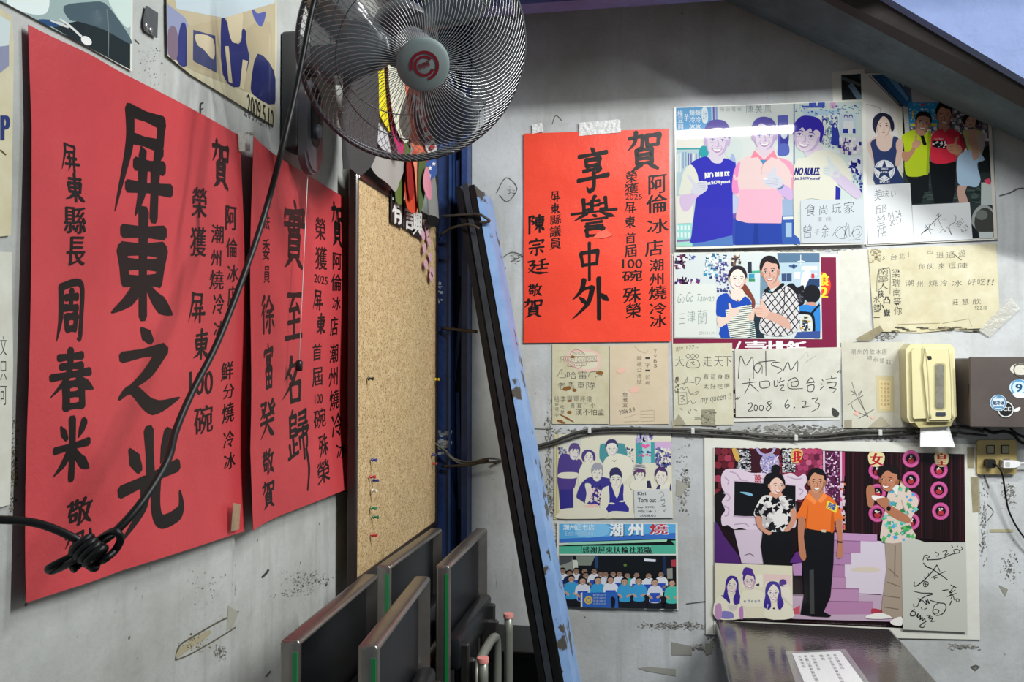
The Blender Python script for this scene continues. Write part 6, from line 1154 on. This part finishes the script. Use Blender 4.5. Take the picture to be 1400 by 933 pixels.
# ------------------------------------------------------------------ folding tables standing on end by the left wall
INOX = mat('stainless_rim', '8f8a85', .30, .85, noise=(12, '77726d', .5)); INOXD = mat('stainless_underside', '2c2e31', .35, .6, noise=(9, '1d1f21', .6)); GREEN_GLINT = mat('green_edge_reflection', '1f8a4a', .3, .2); LEG = mat('grey_leg_tube', '8d8f84', .4, .6); CAP = mat('pink_rubber', 'c98078', .6)
def make_table(label, x, y, L, H, rot, tilt=0.0):
    T = thing('folding_table', label, 'folding table', (x, y, 0), 'folding tables standing on end'); M = Matrix.Translation((x, y, 0)) @ Matrix.Rotation(rot, 4, 'Z') @ Matrix.Rotation(tilt, 4, 'Y')
    th, rim = .036, .030
    bm = bmesh.new(); out = [(0, 0), (L, 0), (L, H), (0, H)]; inn = [(rim, rim), (L - rim, rim), (L - rim, H - rim), (rim, H - rim)]
    bo = box_bm((-th / 2, 0, 0), (th / 2, L, H), .008, 3); me = None
    bm = bo; f = max((f for f in bm.faces if f.normal.x > .9), key=lambda f: f.calc_area()); r_ = bmesh.ops.inset_region(bm, faces=[f], thickness=rim - .008); bmesh.ops.translate(bm, verts=f.verts[:], vec=(-.022, 0, 0)); f.material_index = 1
    bm.transform(M); finish('table_top', bm, [INOX, INOXD], T, True, 30)
    for yy in (.035, L - .035 - .012): finish('green_reflection', box_bm((th / 2 - .012, -.0012 if yy < .1 else L - .003, .02), (th / 2 - .004, .002 if yy < .1 else L + .0012, H - .02), M=M), GREEN_GLINT, T)  # added green strips imitate a green reflection along the rim edges
    for z0 in (H - .22, .16):                                     # boxed stiffeners across the underside
        bm = box_bm((-.002, rim, z0 - .04), (.036, L - rim, z0 + .04), .012, 2, M); finish('stiffener', bm, INOXD, T, True, 35)
    for k, z1 in enumerate((H - .27, .22)):                       # two folded legs, each a bent tube with rubber feet
        s = -1 if k == 0 else 1; a, b = (.09, L - .09) if k == 0 else (.05, L - .05); zz = z1 - .46 if k == 0 else H - .23; xo = .062 if k == 0 else .088
        lg = finish('leg', tube_bm(spline([(xo, a, zz), (xo, a, (z1 + zz) / 2), (xo, a, z1 + s * .05), (xo, a + .05, z1), (xo, b - .05, z1), (xo, b, z1 + s * .05), (xo, b, (z1 + zz) / 2), (xo, b, zz)], 5), .0125, 10), LEG, T, True); lg.data.transform(M)
        for yy in (a, b): finish('rubber_foot', lathe(bmesh.new(), [(0, -.002), (.0142, -.001), (.0148, .002), (.0148, .010), (.013, .011)], M @ Matrix.Translation((xo, yy, zz)) @ (Matrix.Rotation(math.pi, 4, 'X') if s > 0 else Matrix.Identity(4)), 12), CAP, lg, True, 40)
        for yy in (a - .022, b + .004): finish('hinge_plate', box_bm((.012, yy, z1 - .06), (.064, yy + .018, z1 + .03), .006, 1, M), DSTEEL, T)
    for yy in (.05, L - .075): finish('foot_bracket', box_bm((.030, yy, H - .33), (.052, yy + .02, H - .20), .004, 1, M), DSTEEL, T)
    return T
make_table('steel folding table on end nearest the camera and the left wall', -.603, 1.335, .45, 1.205, .03)
make_table('steel folding table on end with green edge reflections, second from the left wall', -.458, 1.31, .45, 1.212, .075)
make_table('steel folding table on end right under the cork board', -.636, 1.93, .46, 1.187, -.02)
t4 = make_table('steel folding table on end at the right, its folded legs and pink rubber feet showing', -.497, 1.95, .46, 1.188, .0)

lo, hi = on_y(628, 886, 2.72), on_y(756, 886, 2.72)
bm = box_bm((lo.x, 2.72, 0), (hi.x, 2.985, lo.z - .012), .006, 2); o = thing('storage_box', 'black lidded box low in the corner behind the leaning steel sections', 'box', ((lo.x + hi.x) / 2, 2.85, 0)); finish('case', bm, mat('black_box', '151515', .5, noise=(8, '0d0d0d', .5)), o); finish('lid', box_bm((lo.x - .006, 2.712, lo.z - .03), (hi.x + .006, 2.99, lo.z), .006, 2), mat('black_box', '151515', .5), o)

# ------------------------------------------------------------------ steel table against the back wall
INOXT = mat('brushed_table_top', '7f7876', .15, .75, noise=(5, '625c5b', .7), bump=(70, .06)); ZT = .785
tb = thing('steel_table', 'brown grey stainless steel table pushed against the back wall under the largest photo', 'table', (.49, 2.3, 0))
bm = box_bm((.202, 1.72, ZT - .034), (.772, 2.985, ZT), .012, 3); finish('table_top', bm, INOXT, tb, True, 35)
finish('apron', box_bm((.235, 1.76, ZT - .10), (.74, 2.95, ZT - .035)), INOXD, tb)
for x in (.26, .71):
    for y in (1.83, 2.88): lg = finish('leg', tube_bm([(x, y, .02), (x, y, ZT - .09)], .014, 10), LEG, tb, True); finish('rubber_foot', lathe(bmesh.new(), [(0, .001), (.019, .001), (.018, .035), (.014, .04)], Matrix.Translation((x, y, 0)), 12), CAP, lg, True)
for y in (1.83, 2.88): finish('cross_bar', tube_bm([(.26, y, .22), (.71, y, .22)], .011, 8), LEG, tb, True)
lf = [on_z(a, b, ZT + .0012) for a, b in ((1083, 894), (1149, 891), (1194, 952), (1108, 954))]
o = finish('leaflet', prism(lf, (0, 0, .0008)), mat('leaflet_paper', 'e2e2e2', .35)); tag(o, 'white printed leaflet lying under clear film on the steel table', 'leaflet')
lfz = ZT + .0024; bm = bmesh.new(); e1 = (lf[3] - lf[0]); e2 = (lf[1] - lf[0])
for c, (x, txt) in enumerate(((.16, '各位親愛的'), (.30, '來吃冰用完餐請將碗盤'), (.44, '謝謝'), (.62, '本店燒冷冰'), (.76, '多種口味請慢用歡迎'), (.88, '大家來店'))):
    for i, t in enumerate(txt):
        f, wd = type_faces(t)
        for poly in f:
            vs = []
            for gx, gy in poly:
                u = x + gx * .07; v = .10 + i * .078 - gy * .062; q = lf[0] + e2 * (1 - u) + e1 * v; vs.append(bm.verts.new((q.x, q.y, lfz)))
            try: bm.faces.new(vs)
            except ValueError: pass
finish('lettering', bm, PEN, o)
fm = [on_z(a, b, ZT + .0034) for a, b in ((1074, 891), (1156, 888), (1206, 958), (1096, 962))]; finish('clear_film', prism(fm, (0, 0, .0004)), mat('clear_film', 'd8d8d8', .08, alpha=.14), o)

# ------------------------------------------------------------------ tissue dispenser, switch box, socket plate
CREAM = mat('cream_plastic', 'dfd7aa', .32, noise=(7, 'd4ca98', .6)); CREAMD = mat('cream_plastic_base', 'b5ab78', .4)
YD = 2.985
def front_pts(px, y=2.885): return [on_y(a, b, y) for a, b in px]
ds = thing('tissue_dispenser', 'cream plastic tissue dispenser with a clear window on the back wall', 'dispenser', tuple(on_y(1275, 580, 2.95)))
q = front_pts([(1247, 470), (1302, 471), (1307, 477), (1310, 570), (1304, 577), (1246, 579), (1242, 572), (1240, 478)], 2.90); bm = prism(q, (0, .096, 0)); bmesh.ops.bevel(bm, geom=[e for e in bm.edges if all(v.co.y < 2.91 for v in e.verts)], offset=.014, segments=4, affect='EDGES'); finish('case', bm, CREAM, ds, True, 35)
q = front_pts([(1262, 474), (1296, 474), (1302, 478), (1306, 570), (1300, 577), (1268, 577), (1268, 560), (1262, 500)], 2.889); bm = prism(q, (0, .012, 0)); bmesh.ops.bevel(bm, geom=[e for e in bm.edges if all(v.co.y < 2.8895 for v in e.verts)], offset=.006, segments=3, affect='EDGES'); cv = finish('raised_cover', bm, CREAM, ds, True, 35)
def rr(x0, y0, x1, y1, y, r=3, n=4):
    o_ = []
    for cx_, cy_, a in ((x1 - r, y0 + r, -90), (x1 - r, y1 - r, 0), (x0 + r, y1 - r, 90), (x0 + r, y0 + r, 180)): o_ += [(cx_ + r * math.cos(math.radians(a + 90 * i / n)), cy_ + r * math.sin(math.radians(a + 90 * i / n))) for i in range(n + 1)]
    return [on_y(a, b, y) for a, b in o_]
for pts in ([(1266, 476), (1270, 520), (1272, 572)], [(1298, 478), (1301, 520), (1302, 572)]): finish('moulded_rib', tube_bm(spline([on_y(a, b, 2.889) for a, b in pts], 5), .0035, 8), CREAM, cv, True)
finish('clear_window', prism(rr(1279, 498, 1291, 559, 2.8865, 4), (0, .004, 0)), mat('smoked_window', '6f6c60', .12, noise=(40, '8d8a7c', .4)), cv); finish('window_edge', prism(rr(1277, 496, 1293, 561, 2.888, 5), (0, .004, 0)), CREAMD, cv)
finish('key_button', prism(front_pts([(1267, 487), (1273, 487), (1274, 491), (1269, 492)], 2.885), (0, .006, 0)), DSTEEL, cv); finish('maker_plate', prism(rr(1280, 564, 1293, 569, 2.886, 1), (0, .004, 0)), mat('maker_plate', '3a4048', .35), cv)
finish('paper_slot', prism(front_pts([(1250, 577), (1304, 575), (1300, 583), (1256, 585)], 2.91), (0, .07, 0)), CREAMD, ds)
tp_ = [on_y(a, b, c) for a, b, c in ((1259, 581, 2.93), (1283, 583, 2.93), (1297, 581, 2.93), (1301, 596, 2.925), (1306, 612, 2.915), (1280, 611, 2.92), (1258, 611, 2.925), (1258, 596, 2.93))]; bm = bmesh.new(); bm.faces.new([bm.verts.new(v) for v in tp_]); bmesh.ops.triangulate(bm, faces=bm.faces[:]); r_ = bmesh.ops.extrude_face_region(bm, geom=bm.faces[:]); bmesh.ops.translate(bm, verts=[v for v in r_['geom'] if isinstance(v, bmesh.types.BMVert)], vec=(0, .002, 0)); o = finish('paper_tissue', bm, mat('tissue_paper', 'e8e8e8', .8, bump=(50, .4))); tag(o, 'white paper tissue hanging out of the cream dispenser', 'tissue')
# switch box
BOXM = mat('brown_black_steel', '655a55', .4, .2, noise=(6, '4f4642', .6)); sb = thing('switch_box', 'dark steel wall box with round stickers, right of the tissue dispenser', 'electrical box', tuple(on_y(1370, 585, 2.93)))
a, b = on_y(1326, 490, 2.86), on_y(1452, 584, 2.86); finish('case', box_bm((a.x, 2.862, b.z), (b.x, 2.998, a.z), .003, 1), BOXM, sb); finish('lid', box_bm((a.x - .004, 2.852, b.z - .004), (b.x + .004, 2.862, a.z + .004), .003, 1), BOXM, sb)
finish('hinge', box_bm((a.x - .008, 2.858, a.z - .11), (a.x - .001, 2.87, a.z - .08), .001, 1), DSTEEL, sb)
def sticker(label, cx_, cy_, rx, ry, y, cols, art):
    bm = prism([on_y(cx_ + rx * math.cos(t), cy_ + ry * math.sin(t), y) for t in [2 * math.pi * i / 24 for i in range(24)]], (0, .0006, 0)); o = finish('round_sticker', bm, mat('sticker_' + cols, cols, .35)); tag(o, label, 'sticker', 'round stickers on the switch box'); p = Pic(Sheet('back', YB - y + .0), 0, 0, 1, gloss=.35); art(p); p.done('print', o)
def art1(p): p.ring('5a86a8', 1365, 551, 9, 10.5); p.type('24405c', '燒冷冰', 1357, 548, 1373, 554, bold=.05); p.poly('5a86a8', '1360,545 1366,541 1371,545', False); p.rect('5a86a8', 1359, 556, 1371, 558)
def art2(p): p.ring('d8d8d4', 1375, 560, 9.5, 11); p.ell('1b1b1d', 1375, 560, 8.6, 8.6); p.type('d8d8d4', 'ICE', 1369, 557, 1382, 562, bold=.04); p.poly('e0e0dc', '1388,559 1395,557 1393,562 1387,563')
def art3(p): p.type('22486c', '9', 1389, 525, 1397, 536, bold=.06); p.ring('5c94c0', 1393, 530, 9, 11); p.poly('e4e8ea', '1385,538 1402,538 1408,544 1390,544'); p.rect('5c94c0', 1384, 521, 1402, 522)
def art4(p): p.ring('55504a', 1396, 506, 9, 10.5); p.type('4a4a48', '9', 1400, 502, 1408, 510, bold=.05); p.line('55504a', 1.5, '1386,501 1396,498 1406,501', n=2)
sticker('dark round sticker with a pale ring, lower right of the blue white one', 1375, 560, 12, 12, 2.8508, '2a2a2c', art2); sticker('white and blue round sticker on the box lid centre', 1365, 551, 11.5, 11, 2.8500, 'c9d6e0', art1); sticker('pale blue round sticker with a 9 near the right frame edge', 1394, 530, 14, 11, 2.8508, 'c4dae8', art3); sticker('cream oval sticker highest on the box lid', 1396, 505, 15, 8, 2.8508, 'cfcabc', art4)
# socket plate
BRASS = mat('brass_plate', 'cdb87c', .3, .15, noise=(9, 'bba468', .5)); sp = finish('socket_plate', prism(rr(1336, 602, 1390, 649, 2.985, 3), (0, .0145, 0)), BRASS); tag(sp, 'brass coloured wall plate with two switches and two sockets', 'socket')
for x in (1349, 1369): sw = finish('switch_frame', prism(rr(x, 609, x + 11, 621, 2.982, 1), (0, .004, 0)), DSTEEL, sp); finish('rocker', prism(rr(x + 1.2, 610, x + 9.8, 620, 2.979, 1), (0, .004, 0)), mat('rocker_steel', 'a9a088', .3, .5), sw)
for x in (1350, 1371): finish('socket_insert', prism(rr(x, 628, x + 10, 640, 2.983, 1), (0, .003, 0)), DSTEEL, sp)
pb = finish('power_plug', prism(rr(1350, 629, 1362, 640, 2.955, 2), (0, .029, 0)), PLASD); tag(pb, 'black plug with a hanging black cable in the left socket', 'plug', 'plugs in the socket plate'); finish('cable', tube_bm(spline([on_y(a, b, c) for a, b, c in ((1358, 634, 2.955), (1366, 640, 2.94), (1371, 652, 2.945), (1374, 672, 2.96), (1379, 698, 2.97), (1392, 724, 2.97), (1412, 748, 2.97), (1440, 770, 2.97))], 5), .003, 8), BLACK, pb, True)
WPL = mat('white_plug', 'e4e4e2', .35); pw = finish('power_plug', prism(front_pts([(1372, 630), (1388, 630), (1395, 632), (1395, 637), (1388, 640), (1372, 640)], 2.955), (0, .029, 0)), WPL); tag(pw, 'white plug with a short white cable in the right socket', 'plug', 'plugs in the socket plate'); finish('cable', tube_bm(spline([on_y(a, b, 2.965) for a, b in ((1392, 634), (1405, 633), (1430, 632))], 4), .003, 8), WPL, pw, True); finish('plug_ring', prism(rr(1375, 632, 1381, 638, 2.9535, 1), (0, .003, 0)), mat('plug_grey', 'b4b4b0', .4), pw)
# cables along the back wall
def wire(label, pts, r, m, name='wall_cable', y=2.985): o = finish(name, tube_bm(spline([on_y(a, b, y) for a, b in pts], 6), r, 8), m, None, True); tag(o, label, 'cable', 'cables along the back wall'); return o
GRIME = mat('grimy_cable', '2c2b29', .6, noise=(30, '4a4740', .5))
c1 = wire('thick grimy black cable running across the back wall under the notes', [(676, 634), (700, 622), (728, 612), (756, 604), (780, 595), (806, 588), (850, 586), (905, 587), (945, 588), (1000, 591), (1060, 597), (1120, 596), (1170, 590), (1210, 590), (1250, 588), (1312, 584), (1345, 590)], .0052, GRIME)
c2 = wire('thinner dark cable running just below the thick grimy one', [(715, 618), (760, 607), (800, 595), (840, 591), (905, 592), (960, 594), (1010, 597), (1060, 602), (1120, 601), (1180, 596), (1240, 594), (1300, 592), (1350, 596)], .0036, GRIME, y=2.988)
c3 = wire('black cables looping out under the switch box', [(1345, 586), (1358, 592), (1372, 590), (1385, 594), (1398, 606), (1425, 612)], .005, BLACK); finish('second_loop', tube_bm(spline([on_y(a, b, 2.972) for a, b in ((1380, 584), (1388, 592), (1402, 598), (1430, 600))], 5), .0045, 8), BLACK, c3, True)
for x, y in ((806, 588), (947, 589), (1088, 598), (1203, 591)): c = on_y(x, y, 2.985); finish('cable_clip', box_bm((c.x - .006, 2.976, c.z - .012), (c.x + .006, 2.997, c.z + .008), .002, 1), mat('clip_white', 'c4c4be', .5), c1)

# ------------------------------------------------------------------ scuffs, old tape and paint chips on the two walls
def scuffs(wall, parent, art, name):
    p = Pic(Sheet(wall, .0004), 0, 0, 1, gloss=.6); p.STEP = 0.0000012; art(p); o = p.done(name, bpy.data.objects[parent]); o['kind'] = 'stuff'; return o
SCR = random.Random(5); DK = ['6a6962', '83817a', '55534d', '94928a']
def back_art(p):
    for x0, y0, x1, y1, n, w_, h_ in ((690, 254, 708, 272, 10, 5, 2.5), (696, 344, 714, 362, 14, 6, 3), (744, 540, 756, 720, 60, 4, 9), (740, 655, 760, 720, 40, 7, 6), (752, 705, 764, 780, 20, 4, 8), (924, 600, 945, 720, 30, 5, 6), (928, 640, 946, 680, 16, 8, 6), (745, 584, 930, 598, 130, 12, 5), (930, 580, 1340, 604, 260, 14, 6), (1188, 450, 1230, 468, 30, 8, 4), (918, 340, 1190, 345, 60, 14, 2), (1338, 655, 1352, 780, 30, 4, 10), (1368, 655, 1392, 700, 30, 5, 5), (1365, 745, 1395, 800, 20, 5, 7), (1290, 880, 1345, 890, 24, 12, 3), (870, 850, 975, 862, 70, 8, 3), (930, 880, 975, 892, 20, 9, 4), (1150, 398, 1184, 415, 26, 5, 3), (1155, 350, 1170, 362, 12, 3, 3), (960, 858, 985, 900, 16, 6, 5)): p.grit(DK, n, x0, y0, x1, y1, w_, h_, SCR)
    for l, w_ in (('679,264 692,243 707,258 694,276 683,267', 1.2), ('688,352 700,345 713,350 698,358', 1.2), ('682,378 692,366', 1.4), ('1366,268 1380,264 1392,258 1402,258', 1.6), ('755,170 760,158 768,165', 1), ('940,270 941,272', 1), ('700,585 745,587 756,586', 1.2), ('1166,395 1172,420 1170,455', 1), ('1350,690 1358,700 1350,712', 1), ('938,826 970,822', 1.4), ('1345,650 1352,668', 2)): p.line('55534d', w_, l)
    p.poly('a9a28c', '918,575 930,570 934,590 921,592', False); p.poly('9d9a8e', '925,655 941,664 930,680 924,678', False); p.poly('8f8d80', '1365,800 1378,806 1374,816', False); p.poly('a8a07c', '1353,724 1385,724 1385,728 1353,728', False); p.poly('8f8d84', '918,878 946,884 946,896 918,896', False); p.poly('8b897e', '964,880 975,880 974,894 964,896', False); p.poly('9b998f', '872,914 884,912 924,915 924,925 884,918', False); p.poly('a6a497', '765,836 776,836 776,852 765,850', False); p.poly('58564f', '1326,912 1334,909 1340,912 1333,918', False); p.poly('7d7b72', '1330,914 1336,912 1334,916', False)
def left_art(p):
    p.line('5c5848', 2.2, '240,903 245,884 262,872 300,850 318,842 326,836', taper=(1, 1, 1)); p.line('5c5848', 1.8, '240,903 262,894 300,872 322,858'); p.poly('a39a7e', '241,900 246,886 265,874 285,862 287,868 262,886'); p.grit(['5d5440', '877b58', 'b7ad90'], 34, 244, 866, 288, 896, 5, 4, SCR); p.poly('a09e90', '312,828 326,838 318,858 310,862', False)
    p.grit(DK, 46, 345, 800, 460, 820, 4, 3, SCR, poly=[(345, 826), (460, 776), (462, 800), (350, 840)]); p.grit(DK, 50, 380, 780, 462, 806, 4, 4, SCR); p.line('3a3935', 3, '358,790 364,784 367,779'); p.line('55534d', 2.5, '364,925 370,918'); p.grit(DK, 22, 240, 770, 320, 850, 2.5, 3, SCR); p.grit(DK, 30, 290, 880, 312, 906, 3, 5, SCR)
    p.line('2e2d2a', 2, '274,160 274,143 278,141'); p.line('2e2d2a', 1.5, '274,150 278,148'); p.grit(DK, 20, 185, 50, 230, 130, 2.5, 3, SCR); p.line('4a4944', 1.2, '184,54 190,60'); p.grit(DK, 26, 330, 180, 350, 186, 4, 3, SCR); p.grit(['6f6a58', '58543f', '8a8470'], 60, 6, 560, 26, 720, 5, 9, SCR); p.grit(['4a473c'], 10, 14, 610, 24, 660, 3, 8, SCR)
scuffs('back', 'wall_back', back_art, 'wall_stain'); scuffs('left', 'wall_left', left_art, 'wall_stain')

bpy.data.objects.remove(_to); bpy.data.curves.remove(_td)
